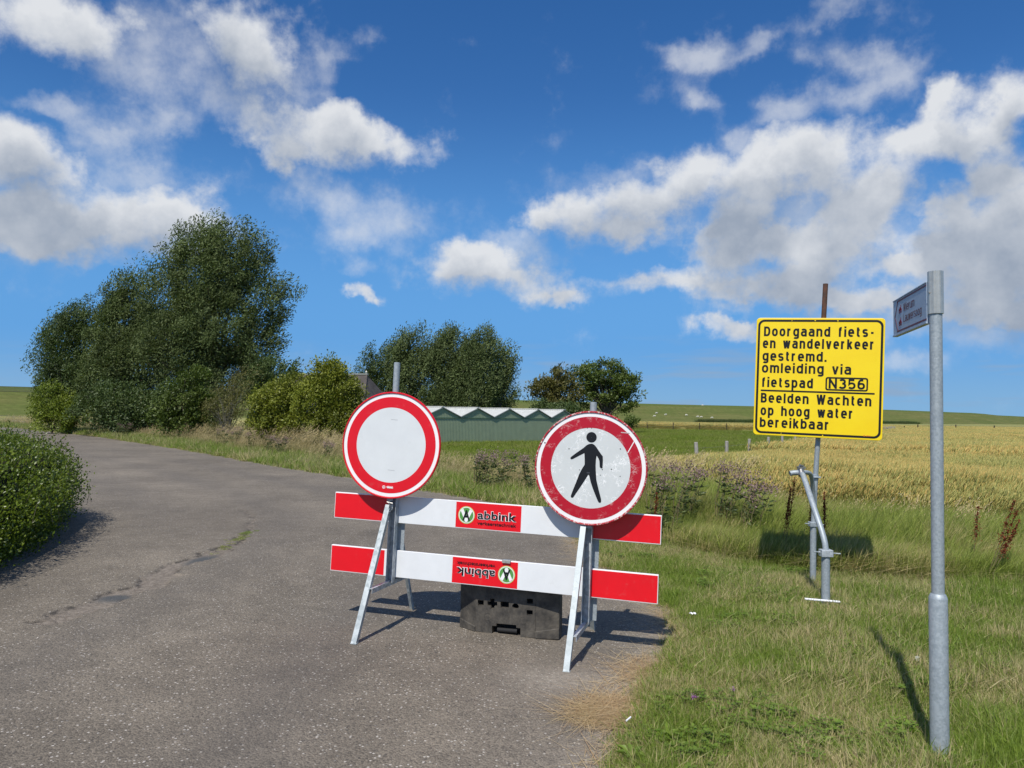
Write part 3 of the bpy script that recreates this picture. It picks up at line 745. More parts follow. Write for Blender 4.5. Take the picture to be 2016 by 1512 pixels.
# ---------------------------------------------------------------- rubber foot block
def rubber_mat():
    m, nt, b, _ = material('recycled_rubber')
    tcn = nt.new('ShaderNodeTexCoord'); n = nt.noise(tcn.outputs['Object'], 9, 6, .7); n2 = nt.noise(tcn.outputs['Object'], 70, 4, .7)
    c = nt.mix(nt.mapr(n.outputs[0], .35, .68), (.026, .024, .021), (.112, .098, .077))
    c = nt.mix(.6, c, nt.mapr(n2.outputs[0], .3, .7, .7, 1.3), 'MULTIPLY')
    nt.l.new(c, b.inputs['Base Color']); b.inputs['Roughness'].default_value = .75
    nt.l.new(nt.bump(n2.outputs[0], .5, .003), b.inputs['Normal']); return m
RUB = rubber_mat(); DARKRUB = flat_mat('dark_rubber', (.012, .012, .012), .8)
def rubber_block():
    root = empty('rubber_foot_block', to_world((.145, .10, .0)), (0, 0, BAR_ROT[2]), 'black recycled rubber foot block with square holes standing behind lower board', 'weight block')
    root.location.z = -0.012
    # perforated front plate with the carrying notch
    cu = bpy.data.curves.new('plate', 'CURVE'); cu.dimensions = '2D'; cu.fill_mode = 'BOTH'; cu.extrude = .035
    H_ = .425
    def spl(pts):
        s = cu.splines.new('POLY'); s.points.add(len(pts) - 1)
        for i_, p in enumerate(pts): s.points[i_].co = (p[0], p[1], 0, 1)
        s.use_cyclic_u = True
    spl([(-.235, .012), (-.105, .004), (-.105, .062), (-.072, .062), (-.072, .082), (.080, .082), (.080, .062), (.112, .062), (.112, .0), (.225, .002), (.225, H_), (.095, H_), (.095, .365), (-.100, .365), (-.100, H_), (-.235, H_)])
    def sq(cx, cz, wx, wz): spl([(cx - wx / 2, cz - wz / 2), (cx - wx / 2, cz + wz / 2), (cx + wx / 2, cz + wz / 2), (cx + wx / 2, cz - wz / 2)])
    sq(-.195, .222, .046, .040)
    c_ = (-.105, .222); a, h = .016, .038
    spl([(c_[0] - h, c_[1] - a), (c_[0] - h, c_[1] + a), (c_[0] - a, c_[1] + a), (c_[0] - a, c_[1] + h), (c_[0] + a, c_[1] + h), (c_[0] + a, c_[1] + a), (c_[0] + h, c_[1] + a), (c_[0] + h, c_[1] - a), (c_[0] + a, c_[1] - a), (c_[0] + a, c_[1] - h), (c_[0] - a, c_[1] - h), (c_[0] - a, c_[1] - a)][::1])
    sq(-.010, .222, .064, .044)
    spl([(.072 + .026 * math.cos(-t_), .218 + .020 * math.sin(-t_)) for t_ in np.linspace(0, 2 * math.pi, 14)[:-1]])
    sq(.180, .262, .046, .036); sq(.180, .180, .046, .036)
    o = bpy.data.objects.new('tmp', cu); COL.objects.link(o); bpy.context.view_layer.update()
    me = bpy.data.meshes.new_from_object(o.evaluated_get(bpy.context.evaluated_depsgraph_get())); bpy.data.objects.remove(o)
    v = np.zeros(len(me.vertices) * 3, np.float32); me.vertices.foreach_get('co', v); v = v.reshape(-1, 3)
    me.vertices.foreach_set('co', np.stack([v[:, 0], -v[:, 2] + .035, v[:, 1]], 1).astype(np.float32).ravel()); me.update()
    me.materials.clear(); me.materials.append(RUB); me.name = 'front_plate'
    link('front_plate', me, root)
    # back body, chamfered ends
    MB().box((-.005, .105, .215), (.46, .06, .42)).build('back_plate', DARKRUB, root)
    for sgn, x0, x1 in ((-1, -.235, -.385), (1, .225, .395)):
        yb = .085 if sgn < 0 else .03
        mb = MB()
        lo = [(x0, 0), (x1, yb), (x1, .135), (x0, .135)]
        zb = .012 if sgn < 0 else 0.0
        zz = [zb, .055, .060, .40 if sgn > 0 else .40]
        # main facet with a recessed wedge near the foot
        P = []
        for (xx, yy) in lo: P.append((xx, yy, zb))
        for (xx, yy) in lo: P.append((xx, yy, .425 if xx == x0 else .405))
        fs = [(0, 1, 5, 4), (1, 2, 6, 5), (2, 3, 7, 6), (3, 0, 4, 7), (4, 5, 6, 7), (0, 3, 2, 1)]
        if sgn > 0: fs = [f[::-1] for f in fs]
        mb.add(P, fs).build('end_wedge', RUB, root, bevel=.006)
        # foot lip
        lp = [(x0, -.012), (x1 * 1.0, yb - .010), (x1, yb + .02), (x0, .03)]
        P = [(a_, b_, zb - .002) for a_, b_ in lp] + [(lp[0][0], lp[0][1], .050), (lp[1][0], lp[1][1], .078), (lp[2][0], lp[2][1], .080), (lp[3][0], lp[3][1], .052)]
        MB().add(P, fs).build('foot_lip', RUB, root, bevel=.005)
    MB().tube([(-.07, .03, .030), (.08, .03, .030)], .017, 12).build('carry_bar', DARKRUB, root, smooth=True)
    MB().box((.0, .03, .395), (.10, .03, .012)).build('top_handle', GALV_POLE, root, bevel=.002)
    for cx, cz in ((.13, .12), (-.14, .125)):
        ring_poly(circ(.028, 24, cx, cz), circ(.025, 24, cx, cz), -.0015, 0).build('moulded_ring', RUB, root)
rubber_block()

# ---------------------------------------------------------------- road-sign letters drawn as strokes of even width
XH, AH, SW, GW = .080, .0990, .0192, .042
def _arc(cx, cy, rx, ry, a0, a1, n=12, p=2.35):
    out = []
    for t in np.linspace(math.radians(a0), math.radians(a1), n):
        c_, s_ = math.cos(t), math.sin(t); out.append((cx + rx * math.copysign(abs(c_) ** (2 / p), c_), cy + ry * math.copysign(abs(s_) ** (2 / p), s_)))
    return out
def glyph(ch, sw=SW, GW=GW):
    h = sw / 2; W = GW; lo, X, T = h, XH - h, AH - h; my, ry = (lo + X) / 2, (X - lo) / 2; D_ = -.026 + h
    ring = lambda: _arc(W / 2, my, W / 2, ry, 0, 360, 28)
    if ch == 'o': return W, [ring()]
    if ch == 'c': return W * .92, [_arc(W / 2, my, W / 2, ry, 48, 312, 22)]
    if ch == 'e': return W, [[(0, my), (W, my)] + _arc(W / 2, my, W / 2, ry, 4, 312, 26)]
    if ch == 'a': return W, [[(W, 0)] + _arc(W / 2, X - .017, W / 2, .017, 0, 150, 12), [(W, my + .006), (W * .48, my + .006)] + _arc(W * .48, (my + .006 + lo) / 2, W * .48, (my + .006 - lo) / 2, 90, 270, 12) + [(W, lo + .004)]]
    if ch == 'd': return W, [ring(), [(W, 0), (W, AH)]]
    if ch == 'b': return W, [ring(), [(0, 0), (0, AH)]]
    if ch == 'p': return W, [ring(), [(0, -.026), (0, XH)]]
    if ch == 'g': return W, [ring(), [(W, XH), (W, D_ + .012)] + _arc(W / 2, D_ + .012, W / 2, .012, 0, -150, 12)]
    if ch in 'nh': return W, [[(0, 0), (0, XH if ch == 'n' else AH)], _arc(W / 2, X - .018, W / 2, .018, 180, 0, 14) + [(W, 0)]]
    if ch == 'u': return W, [[(W, 0), (W, XH)], [(0, XH)] + _arc(W / 2, lo + .018, W / 2, .018, 180, 360, 14)]
    if ch == 'm': q = W * .80; return 2 * q, [[(0, 0), (0, XH)], _arc(q / 2, X - .016, q / 2, .016, 180, 0, 12) + [(q, 0)], _arc(q * 1.5, X - .016, q / 2, .016, 180, 0, 12) + [(2 * q, 0)]]
    if ch == 'r': return W * .60, [[(0, 0), (0, XH)], _arc(W * .56, X - .022, W * .56, .022, 180, 88, 9)]
    if ch == 'f': return W * .55, [[(W * .18, 0), (W * .18, T - .014)] + _arc(W * .18 + .014, T - .014, .014, .014, 180, 90, 7) + [(W * .62, T)], [(-W * .10, X), (W * .58, X)]]
    if ch == 't': return W * .58, [[(W * .18, AH - .004), (W * .18, lo + .014)] + _arc(W * .18 + .014, lo + .014, .014, .014, 180, 270, 7) + [(W * .64, lo)], [(-W * .10, X), (W * .60, X)]]
    if ch == 's': return W * .86, [_arc(W * .43, X - ry / 2, W * .43, ry / 2, 25, 270, 14) + _arc(W * .43, lo + ry / 2, W * .43, ry / 2, 90, -155, 14)]
    if ch == 'l': return 0, [[(0, 0), (0, AH)]]
    if ch == 'i': return 0, [[(0, 0), (0, XH - .003)], [(0, AH - .012), (0, AH + .005)]]
    if ch == 'k': return W * .9, [[(0, 0), (0, AH)], [(W * .86, XH - .003), (.004, .030)], [(W * .30, .046), (W * .92, .003)]]
    if ch == 'v': return W * .98, [[(0, XH), (W * .49, 0)], [(W * .49, 0), (W * .98, XH)]]
    if ch == 'w': q = W * .38; return 4 * q, [[(0, XH), (q, 0)], [(q, 0), (2 * q, XH)], [(2 * q, XH), (3 * q, 0)], [(3 * q, 0), (4 * q, XH)]]
    if ch == '-': return W * .62, [[(0, XH * .52), (W * .62, XH * .52)]]
    if ch == '.': return 0, [[(0, 0), (0, SW)]]
    if ch == 'D': w_ = W * 1.12; return w_, [[(0, 0), (0, AH)], [(0, T), (w_ * .45, T)] + _arc(w_ * .45, AH / 2, w_ * .55, T - AH / 2, 90, -90, 16) + [(0, lo)]]
    if ch == 'B': w_ = W * 1.05; m = AH * .53; return w_, [[(0, 0), (0, AH)], [(0, T), (w_ * .5, T)] + _arc(w_ * .5, (T + m) / 2, w_ * .42, (T - m) / 2, 90, -90, 10) + [(0, m)], [(w_ * .5, m)] + _arc(w_ * .5, (m + lo) / 2, w_ * .5, (m - lo) / 2, 90, -90, 10) + [(0, lo)]]
    if ch == 'N': w_ = W * 1.15; return w_, [[(0, 0), (0, AH)], [(0, AH - .006), (w_, .006)], [(w_, 0), (w_, AH)]]
    if ch == 'L': return W * .95, [[(0, AH), (0, lo), (W * .98, lo)]]
    if ch == 'W': q = W * .44; return 4 * q, [[(0, AH), (q, 0)], [(q, 0), (2 * q, AH)], [(2 * q, AH), (3 * q, 0)], [(3 * q, 0), (4 * q, AH)]]
    if ch == '3': return W, [_arc(W * .46, (T + .053) / 2, W * .46, (T - .053) / 2, 150, -90, 14), [(W * .46, .053)] + _arc(W * .46, (.053 + lo) / 2, W * .54, (.053 - lo) / 2, 90, -150, 14)]
    if ch == '5': return W, [[(W * .95, T), (W * .06, T), (0, .048)] + _arc(W * .46, .034, W * .54, .034 - lo, 130, -145, 16)]
    if ch == '6': return W, [_arc(W / 2, .033, W / 2, .033 - lo, 0, 360, 24), [(W * .86, T), (W * .52, T)] + _arc(W * .52, .040, W * .52, T - .040, 90, 180, 12)]
    return W * .72, []
def ribbon(mb, pts, sw):
    P_ = [np.array(pts[0], float)]
    for q in pts[1:]:
        if np.hypot(*(np.array(q) - P_[-1])) > 1e-5: P_.append(np.array(q, float))
    closed = len(P_) > 4 and np.hypot(*(P_[0] - P_[-1])) < 1e-3
    if closed: P_ = P_[:-1]
    n = len(P_); o_ = len(mb.v)
    for i_ in range(n):
        a = P_[(i_ - 1) % n] if (closed or i_ > 0) else None; b_ = P_[(i_ + 1) % n] if (closed or i_ < n - 1) else None; c_ = P_[i_]
        ts = []
        if a is not None: ts.append((c_ - a) / np.hypot(*(c_ - a)))
        if b_ is not None: ts.append((b_ - c_) / np.hypot(*(b_ - c_)))
        t = sum(ts); t = t / max(np.hypot(*t), 1e-6); nn = np.array([-t[1], t[0]]); m_ = 1 / max(.45, abs(nn @ np.array([-ts[0][1], ts[0][0]])))
        for sg in (1, -1): mb.v.append((c_[0] + nn[0] * sg * sw / 2 * m_, 0, c_[1] + nn[1] * sg * sw / 2 * m_))
    for i_ in range(n if closed else n - 1):
        a = o_ + 2 * i_; b_ = o_ + 2 * ((i_ + 1) % n); mb.f.append((a, a + 1, b_ + 1, b_))
def sign_text(body, parent, x0, x1, z, y, mat, scale=1.0, sw=SW):
    """one line of sign lettering from x0 to x1, baseline z"""
    want = .0165 if sw > .016 else .013
    for g in np.linspace(.030, .060, 61):
        ws = [glyph(ch, sw, g)[0] if ch != ' ' else g * .55 for ch in body]; tot = sum(ws) + sw * len(ws)
        gap = ((x1 - x0) / scale - tot) / (len(body) - 1)
        if gap < want: break
    mb = MB(); x = sw / 2
    for ch, g_ in zip(body, ws):
        if ch != ' ':
            for k_, stv in enumerate(glyph(ch, sw, g)[1]):
                o_ = len(mb.v); ribbon(mb, stv, sw)
                mb.v[o_:] = [((v[0] + x) * scale, -.00012 * k_, v[2] * scale) for v in mb.v[o_:]]
        x += g_ + sw + gap
    return mb.build('lettering', mat, parent, loc=(x0, y, z))

# ---------------------------------------------------------------- yellow text sign
YS = empty('yellow_text_sign', (3.0625, 7.6213, 2.0194), (0, 0.0323, -0.3288), 'square yellow sign with black Dutch text beside the field', 'sign')
poly_plate(rounded(1.2, 1.2, .035)[::-1], -.002, .022).build('plate', YELLOW, YS, bevel=.004)
ring_poly(rounded(1.168, 1.163, .062, 8), rounded(1.126, 1.121, .044, 8), -.0036, -.002).build('border_line', BLACK, YS)
YT = -.0026
LINES = [('Doorgaand fiets-', -.526, .506, .412, .101), ('en wandelverkeer', -.534, .507, .289, .101), ('gestremd.', -.533, .076, .160, .101), ('omleiding via', -.535, .304, .037, .101),
         ('fietspad', -.534, -.044, -.109, .101), ('N356', .102, .433, -.106, .098), ('Beelden Wachten', -.536, .494, -.269, .101), ('op hoog water', -.535, .335, -.398, .101), ('bereikbaar', -.539, .120, -.519, .101)]
for body, x0, x1, zb, ch in LINES:
    parts = body.split(' ')
    sign_text(body, YS, x0, x1, zb, YT - .0008, BLACK)
ring_poly(rounded(.388, .134, .022, 6, .266, -.058), rounded(.358, .104, .010, 6, .266, -.058), -.0036, -.002).build('number_frame', BLACK, YS)
MB().box((-.0095, -.0030, -.1445), (1.061, .0012, .016)).build('rule', BLACK, YS)
lettering('abbink', YS, .452, -.563, -.0040, ORANGE, .010, .045, .05)
MB().disc_y(.007, -.0040, 14, .438, -.559).build('logo', ORANGE, YS)
for xx, zz, ww in ((-.26, .571, .005), (-.04, .573, .012), (.17, .571, .012), (.06, -.575, .010), (-.33, -.572, .006)):
    MB().box((xx, -.0040, zz), (ww, .0006, .010), (0, .6, 0)).build('paint_chip', YELLOW, YS)
for zz in (.35, -.35):
    MB().box((0, .030, zz), (1.0, .014, .04)).build('back_rail', ALU, YS, bevel=.002)
# support: rear pole, front post, bent strut, clamps
SP = empty('sign_support', (2.75, 6.72, 0), (0, 0, 0), 'galvanised tube stand carrying the yellow sign, with bent strut', 'sign stand')
def V_(x, y, z): return (x - 2.75, y - 6.72, z)
def base_z(x, y): return float(terrain_z(np.array([x]), np.array([y]))[0])
MB().tube([V_(3.048, 7.75, -.35), V_(3.052, 7.74, .02), V_(3.056, 7.735, .55)], [.030] * 3, 18).build('ground_socket', GALV_POLE, SP, smooth=True)
MB().tube([V_(3.056, 7.735, .52), V_(3.072, 7.715, 1.02), V_(3.120, 7.68, 1.9), V_(3.145, 7.675, 2.60)], .0245, 18).build('rear_pole', GALV_POLE, SP, smooth=True)
MB().tube([V_(3.145, 7.675, 2.60), V_(3.165, 7.67, 2.975)], .0245, 18).build('rusty_pole_end', RUST, SP, smooth=True)
MB().tube([V_(2.765, 6.735, -.3), V_(2.770, 6.74, .425)], .036, 18).build('front_socket', GALV_POLE, SP, smooth=True)
st_pts = [(2.770, 6.74, .40), (2.772, 6.745, .50), (2.765, 6.80, .62), (2.78, 7.03, .86), (2.80, 7.22, 1.00), (2.82, 7.30, 1.045), (2.80, 7.38, 1.075), (2.74, 7.42, 1.075), (2.70, 7.43, 1.07)]
def smooth_path(p, n=3):
    p = np.array(p, float)
    for _ in range(n):
        q = [p[0]]
        for a, b in zip(p[:-1], p[1:]): q += [a * .75 + b * .25, a * .25 + b * .75]
        q.append(p[-1]); p = np.array(q)
    return p
sp_ = smooth_path([(2.770, 6.74, .38), (2.772, 6.742, .52), (2.745, 6.93, .80), (2.79, 7.28, 1.045), (2.80, 7.36, 1.085), (2.74, 7.40, 1.085), (2.70, 7.40, 1.075)], 2)
MB().tube([V_(*p) for p in sp_], .0255, 16).build('bent_strut', GALV_POLE, SP, smooth=True)
sp2 = smooth_path([(3.056, 7.735, .54), (3.056, 7.72, .8), (2.99, 7.60, 1.05), (2.90, 7.48, 1.085), (2.82, 7.41, 1.085)], 2)
MB().tube([V_(*p) for p in sp2], .021, 14).build('brace', GALV_POLE, SP, smooth=True)
MB().box(V_(2.770, 6.735, .432), (.100, .085, .060)).build('clamp', GALV, SP, bevel=.004)
MB().tube([V_(2.66, 6.74, .442), V_(2.90, 6.74, .425)], .006, 8).build('clamp_bolt', GALV_LEG, SP, smooth=True)
MB().box(V_(3.056, 7.735, .545), (.085, .075, .045)).build('clamp', GALV_POLE, SP, bevel=.004)
MB().tube([V_(2.97, 7.73, .552), V_(3.16, 7.73, .54)], .005, 8).build('clamp_bolt', GALV_LEG, SP, smooth=True)
MB().tube([V_(3.068, 7.72, .995), V_(3.072, 7.715, 1.045)], .033, 14).tube([V_(3.03, 7.68, 1.02), V_(3.11, 7.68, 1.02)], .008, 8).build('clamp', GALV_POLE, SP, smooth=True)
MB().tube([V_(2.79, 7.34, 1.06), V_(2.80, 7.40, 1.135)], .030, 12).box(V_(2.80, 7.38, 1.135), (.07, .05, .018)).tube([V_(2.78, 7.36, 1.16), V_(2.82, 7.38, 1.15)], .009, 8).build('clamp', BOLT, SP, smooth=True)
tag(MB().tube([(2.585, 6.74, .030), (2.86, 6.66, .026)], .010, 12).build('white_pipe', flat_mat('white_plastic', (.72, .74, .76), .5), smooth=True), 'short white pipe lying on the grass under the sign stand', 'pipe')

# ---------------------------------------------------------------- finger post
FP = empty('signpost', (2.060, 3.70, 0), (0, -.0, 0), 'tall galvanised signpost standing in the near right grass', 'signpost')
MB().tube([(0, 0, -.3), (.0, 0, .748), (0, 0, .752), (0, 0, .768), (0, 0, .772)], [.0415, .0415, .0405, .0345, .030], 32).build('lower_sleeve', GALV_POLE, FP, smooth=True)
MB().tube([(0, 0, .76), (.004, 0, 2.14)], .0285, 28).build('pole', GALV_POLE, FP, smooth=True)
cap = MB(); n_ = 48
prof = []
for k_ in range(n_):
    a = 2 * math.pi * k_ / n_; r_ = .0335 + (.0016 if (k_ % 6) < 3 else 0); prof.append((r_ * math.cos(a), r_ * math.sin(a)))
cap.v = [(x, y, 2.122) for x, y in prof] + [(x, y, 2.33) for x, y in prof]
cap.f = [(i_, (i_ + 1) % n_, (i_ + 1) % n_ + n_, i_ + n_) for i_ in range(n_)] + [tuple(range(n_))[::-1], tuple(range(n_, 2 * n_))]
cap.build('sign_holder', ALU, FP, loc=(.004, 0, 0))
MB().tube([(-.030, -.008, 2.225), (-.037, -.010, 2.225)], .004, 8).build('screw', BOLT, FP)
fing = empty('finger_sign', (2.043, 3.725, 2.183), (.0, .0, 0), 'small white cycle route finger sign with red border, fixed to signpost', 'sign')
# local +x runs along the plate away from the pole, visible face towards -y(local)
ang = math.atan2(.965, .235)
fing.rotation_euler = (0, 0, ang - math.pi)          # local -x direction leads away from the pole
FL, FH = .655, .192
SIGNW = flat_mat('shaded_white_sign_face', (.36, .44, .54), .5); MAROON = flat_mat('dark_red_print', (.13, .015, .030), .5)  # white plate, its bluish shade put into the face colour
MB().box((-FL / 2, 0, 0), (FL, .018, FH)).build('panel', SIGNW, fing, bevel=.003)
MB().box((-FL / 2, .0, -FH / 2 - .004), (FL, .026, .010)).box((-FL / 2, .0, FH / 2 + .003), (FL, .024, .006)).build('edge_trim', SIGNW, fing, bevel=.001)
yv = .0095   # which side is seen is decided below
FACE = 1
def fbox(c, d, nm, mt, rot=None):
    MB().box(c, d, rot).build(nm, mt, fing)
FY = -.0100
fbox((-FL / 2 + .045, FY, FH / 2 - .011), (FL - .09, .0012, .009), 'border_line', MAROON)
fbox((-FL / 2 + .045, FY, -FH / 2 + .013), (FL - .09, .0012, .009), 'border_line', MAROON)
for s_ in (1, -1):
    a = Vector((-.550, FY, s_ * (FH / 2 - .012))); c = Vector((-.612, FY, 0)); v0 = c - a
    MB().box(tuple((a + c) / 2), (v0.length + .006, .0012, .009), (0, -math.atan2(v0.z, v0.x), 0)).build('border_line', MAROON, fing)
sign_text('Wierum', fing, -.431, -.215, .012, FY, MAROON, .44, .0145)
sign_text('Lauwersoog', fing, -.431, -.086, -.047, FY, MAROON, .44, .0145)
def cycle_icon(cx, cz):
    mb = MB()
    for dx in (-.016, .016):
        pts = [(cx + dx + .011 * math.cos(t_), FY, cz - .008 + .013 * math.sin(t_)) for t_ in np.linspace(0, 2 * math.pi, 13)]
        mb.tube(pts, .0014, 4, False)
    L_ = [((-.016, -.008), (-.005, .012)), ((-.005, .012), (.011, .012)), ((.016, -.008), (.010, .020)), ((-.005, .012), (.002, -.008)), ((.002, -.008), (.011, .012)), ((-.016, -.008), (.002, -.008)), ((.004, .022), (.011, .022))]
    for p, q in L_: mb.tube([(cx + p[0], FY, cz + p[1]), (cx + q[0], FY, cz + q[1])], .0015, 4)
    mb.build('cycle_symbol', MAROON, fing)
cycle_icon(-.497, .034); cycle_icon(-.497, -.036)

# ---------------------------------------------------------------- green sheds with saw-tooth roof
def on_ground(px, Y, z):
    d = pix_dir(px, 817); return np.array([d[0] / d[1] * Y, Y, z])
SHED_S = 3.55
wd = np.array([.615, .79]) / np.hypot(.615, .79)          # direction of the gable wall, left (near) to right (far)
bk = np.array([-wd[1], wd[0]])                          # roofs run back from the wall
s0 = np.array([-.0908 * 50, 50.0])                      # second ridge
GREENM = flat_mat('green_corrugated_sheet', (.27, .325, .20), .5, 0, .4, .10, 1.5)
DKGREEN = flat_mat('dark_green_sheet', (.12, .20, .12), .6, 0, .3, .12, 3)
ROOFW = flat_mat('white_fibre_roof', (.47, .48, .45), .7, 0, .3, .16, 3)
VERGEB = flat_mat('grey_verge_trim', (.22, .24, .22), .6)
shed = empty('green_shed', (s0[0], s0[1], -.55), (0, 0, math.atan2(wd[1], wd[0])), 'row of joined low green corrugated sheds with white zigzag gabled roof', 'shed')
# local x along the wall, y back (away), z up ; roof ridges at x = k*S
EAVE, RIDGE, DEPTH = 2.03, 2.64, 14.0
K0, K1 = -1, 4
x_a, x_b = (K0 - .5) * SHED_S, (K1 + .5) * SHED_S
def corr_wall(name, xa, xb, topf, step=.150, amp=.014, mat=GREENM, z0=0.0):
    xs = np.arange(xa, xb + 1e-6, step / 4); prof = np.array([0, 0, -amp, -amp])
    V = []; n = len(xs)
    for i_, x in enumerate(xs): y = prof[i_ % 4]; V += [(x, y, z0), (x, y, topf(x))]
    V = np.array(V); i_ = np.arange(n - 1) * 2
    return link(name, np_mesh(name, V, np.stack([i_, i_ + 2, i_ + 3, i_ + 1], -1), mat), shed)
corr_wall('wall', x_a, x_b, lambda x: EAVE - .04)
def gab(x):
    k_ = round(x / SHED_S); return RIDGE - abs(x - k_ * SHED_S) / (SHED_S / 2) * (RIDGE - EAVE) - .03
for k_ in range(K0, K1 + 1):
    g_ = corr_wall('gable', (k_ - .5) * SHED_S + .03, (k_ + .5) * SHED_S - .03, gab, z0=EAVE - .06)
    g_.location.y = -.012
    for sg in (-1, 1):
        a = Vector((k_ * SHED_S, -.045, RIDGE)); b_ = Vector((k_ * SHED_S + sg * SHED_S / 2, -.045, EAVE))
        MB().beam(a, b_, .05, .10, (0, 1, 0)).build('verge_board', VERGEB, shed)
        # corrugated roof slope, ridges of the sheet run down the slope
        st_ = .177; ys = np.arange(-.03, DEPTH, st_ / 4); pr = np.array([0, .03, .045, .03])
        V = []
        for i_, y in enumerate(ys):
            h = pr[i_ % 4]; V += [(a.x, y, RIDGE + h + .02), (b_.x - sg * .03, y, EAVE + h + .03)]
        n = len(ys); i_ = np.arange(n - 1) * 2
        link('roof_slope', np_mesh('roof_slope', np.array(V), np.stack([i_, i_ + 2, i_ + 3, i_ + 1], -1), ROOFW), shed)
    MB().box((k_ * SHED_S, DEPTH / 2 - .1, RIDGE + .06), (.26, DEPTH, .06)).build('ridge_cap', ROOFW, shed)
    MB().box(((k_ + .5) * SHED_S, -.05, EAVE - .01), (.10, .05, .07)).build('gutter_end', VERGEB, shed)
MB().box(((x_a + x_b) / 2, -.035, EAVE - .06), (x_b - x_a, .02, .05)).build('wall_rail', DKGREEN, shed)
for x_e in (x_a, x_b): MB().box((x_e, DEPTH / 2, EAVE / 2), (.06, DEPTH, EAVE)).build('end_wall', GREENM, shed)
MB().box(((x_a + x_b) / 2, -.01, .08), (x_b - x_a, .08, .16)).build('plinth', flat_mat('plinth', (.16, .19, .19), .8), shed)

# ---------------------------------------------------------------- farmhouse with the grey roof behind the bushes
ROOFG = flat_mat('weathered_grey_roof', (.085, .075, .068), .9, 0, .2, .35, 2)
Yh = 62.0
hx = on_ground(705, Yh, 0)[0]
house = empty('farmhouse', (hx - 2.55, Yh, -.5), (0, 0, math.radians(-12)), 'farmhouse with weathered grey corrugated roof showing behind the hawthorn', 'house')
HW, HD, HE, HR = 9.5, 8.0, 2.3, 5.25
MB().box((0, 0, HE / 2), (HW - .5, HD - .5, HE)).build('wall', flat_mat('brick_wall', (.20, .09, .06), .9), house)
rr0 = 3.4      # half ridge length (hipped end)
st_ = .177; rx = HW / 2 + .1
for sg in (-1, 1):
    xs = np.arange(-rx, rx, st_ / 4); pr = np.array([0, .03, .05, .03]); V = []
    for i_, x in enumerate(xs):
        f = max(0, (abs(x) - rr0) / (rx - rr0)); h = pr[i_ % 4]
        V += [(x, sg * (HD / 2) , HE + h), (x, sg * (HD / 2) * f, HR + (HE - HR) * f + h)]
    n = len(xs); i_ = np.arange(n - 1) * 2
    link('roof_slope', np_mesh('roof_slope', np.array(V), np.stack([i_, i_ + 2, i_ + 3, i_ + 1], -1), ROOFG), house)
for sg in (-1, 1):
    MB().add([(sg * rx, -HD / 2, HE), (sg * rx, HD / 2, HE), (sg * rr0, 0, HR)], [(0, 1, 2)]).build('roof_hip', ROOFG, house)
    MB().tube([(sg * rr0, 0, HR), (sg * rx, -HD / 2, HE)], .06, 8).build('hip_cap', ROOFG, house)
MB().box((0, 0, HR + .06), (rr0 * 2 + .2, .26, .12)).build('ridge_cap', VERGEB, house)
MB().tube([(rr0 - .05, 0, HR), (rr0 - .05, 0, HR + .28), (rr0 - .05, 0, HR + .40)], [.05, .035, .0], 8).tube([(rr0 - .05, 0, HR + .22), (rr0 - .05, 0, HR + .32)], [.09, .03], 8).build('finial', flat_mat('white_finial', (.6, .58, .5), .6), house)

# ---------------------------------------------------------------- foliage
def leaf_mat(name, c0, c1, trans=.25, rough=.5, spec=.35, c2=None):
    m, nt, b, out = material(name)
    a = nt.attr('rnd').outputs['Fac']
    g = nt.new('ShaderNodeNewGeometry'); n = nt.noise(g.outputs['Position'], .55, 4, .6)
    c = nt.mix(a, c0, c1)
    c = nt.mix(.8, c, nt.mapr(n.outputs[0], .3, .7, .70, 1.28), 'MULTIPLY')
    if c2 is not None: c = nt.mix(nt.math('GREATER_THAN', a, .93), c, c2)
    nt.l.new(c, b.inputs['Base Color']); b.inputs['Roughness'].default_value = rough; b.inputs['Specular IOR Level'].default_value = spec
    tr = nt.new('ShaderNodeBsdfTranslucent'); nt.l.new(nt.mix(1.0, c, (1.25, 1.35, .7), 'MULTIPLY'), tr.inputs[0])
    ms = nt.new('ShaderNodeMixShader'); ms.inputs[0].default_value = trans
    nt.l.new(b.outputs[0], ms.inputs[1]); nt.l.new(tr.outputs[0], ms.inputs[2]); nt.l.new(ms.outputs[0], out.inputs[0])
    return m
BARK = flat_mat('bark', (.115, .095, .070), .95, 0, .2, .35, 6, .02)
BARK_G = flat_mat('grey_bark', (.20, .185, .15), .95, 0, .2, .3, 6, .02)
WILLOW = leaf_mat('willow_leaves', (.066, .096, .030), (.150, .186, .070), .22, .6, .2)
WILLOW2 = leaf_mat('dark_leaves', (.048, .078, .020), (.105, .145, .045), .22)
HAWT = leaf_mat('hawthorn_leaves', (.105, .135, .014), (.25, .265, .035), .25)
YGREEN = leaf_mat('yellow_green_leaves', (.10, .15, .014), (.24, .29, .04), .28)
OAK = leaf_mat('round_crown_leaves', (.055, .088, .014), (.125, .165, .032), .22)
BROWNISH = leaf_mat('brownish_leaves', (.080, .085, .022), (.165, .150, .042), .22)
PRIVET = leaf_mat('privet_leaves', (.040, .078, .008), (.175, .225, .020), .30, .38, .5)
def unit(v): return v / np.maximum(np.linalg.norm(v, axis=1, keepdims=True), 1e-9)
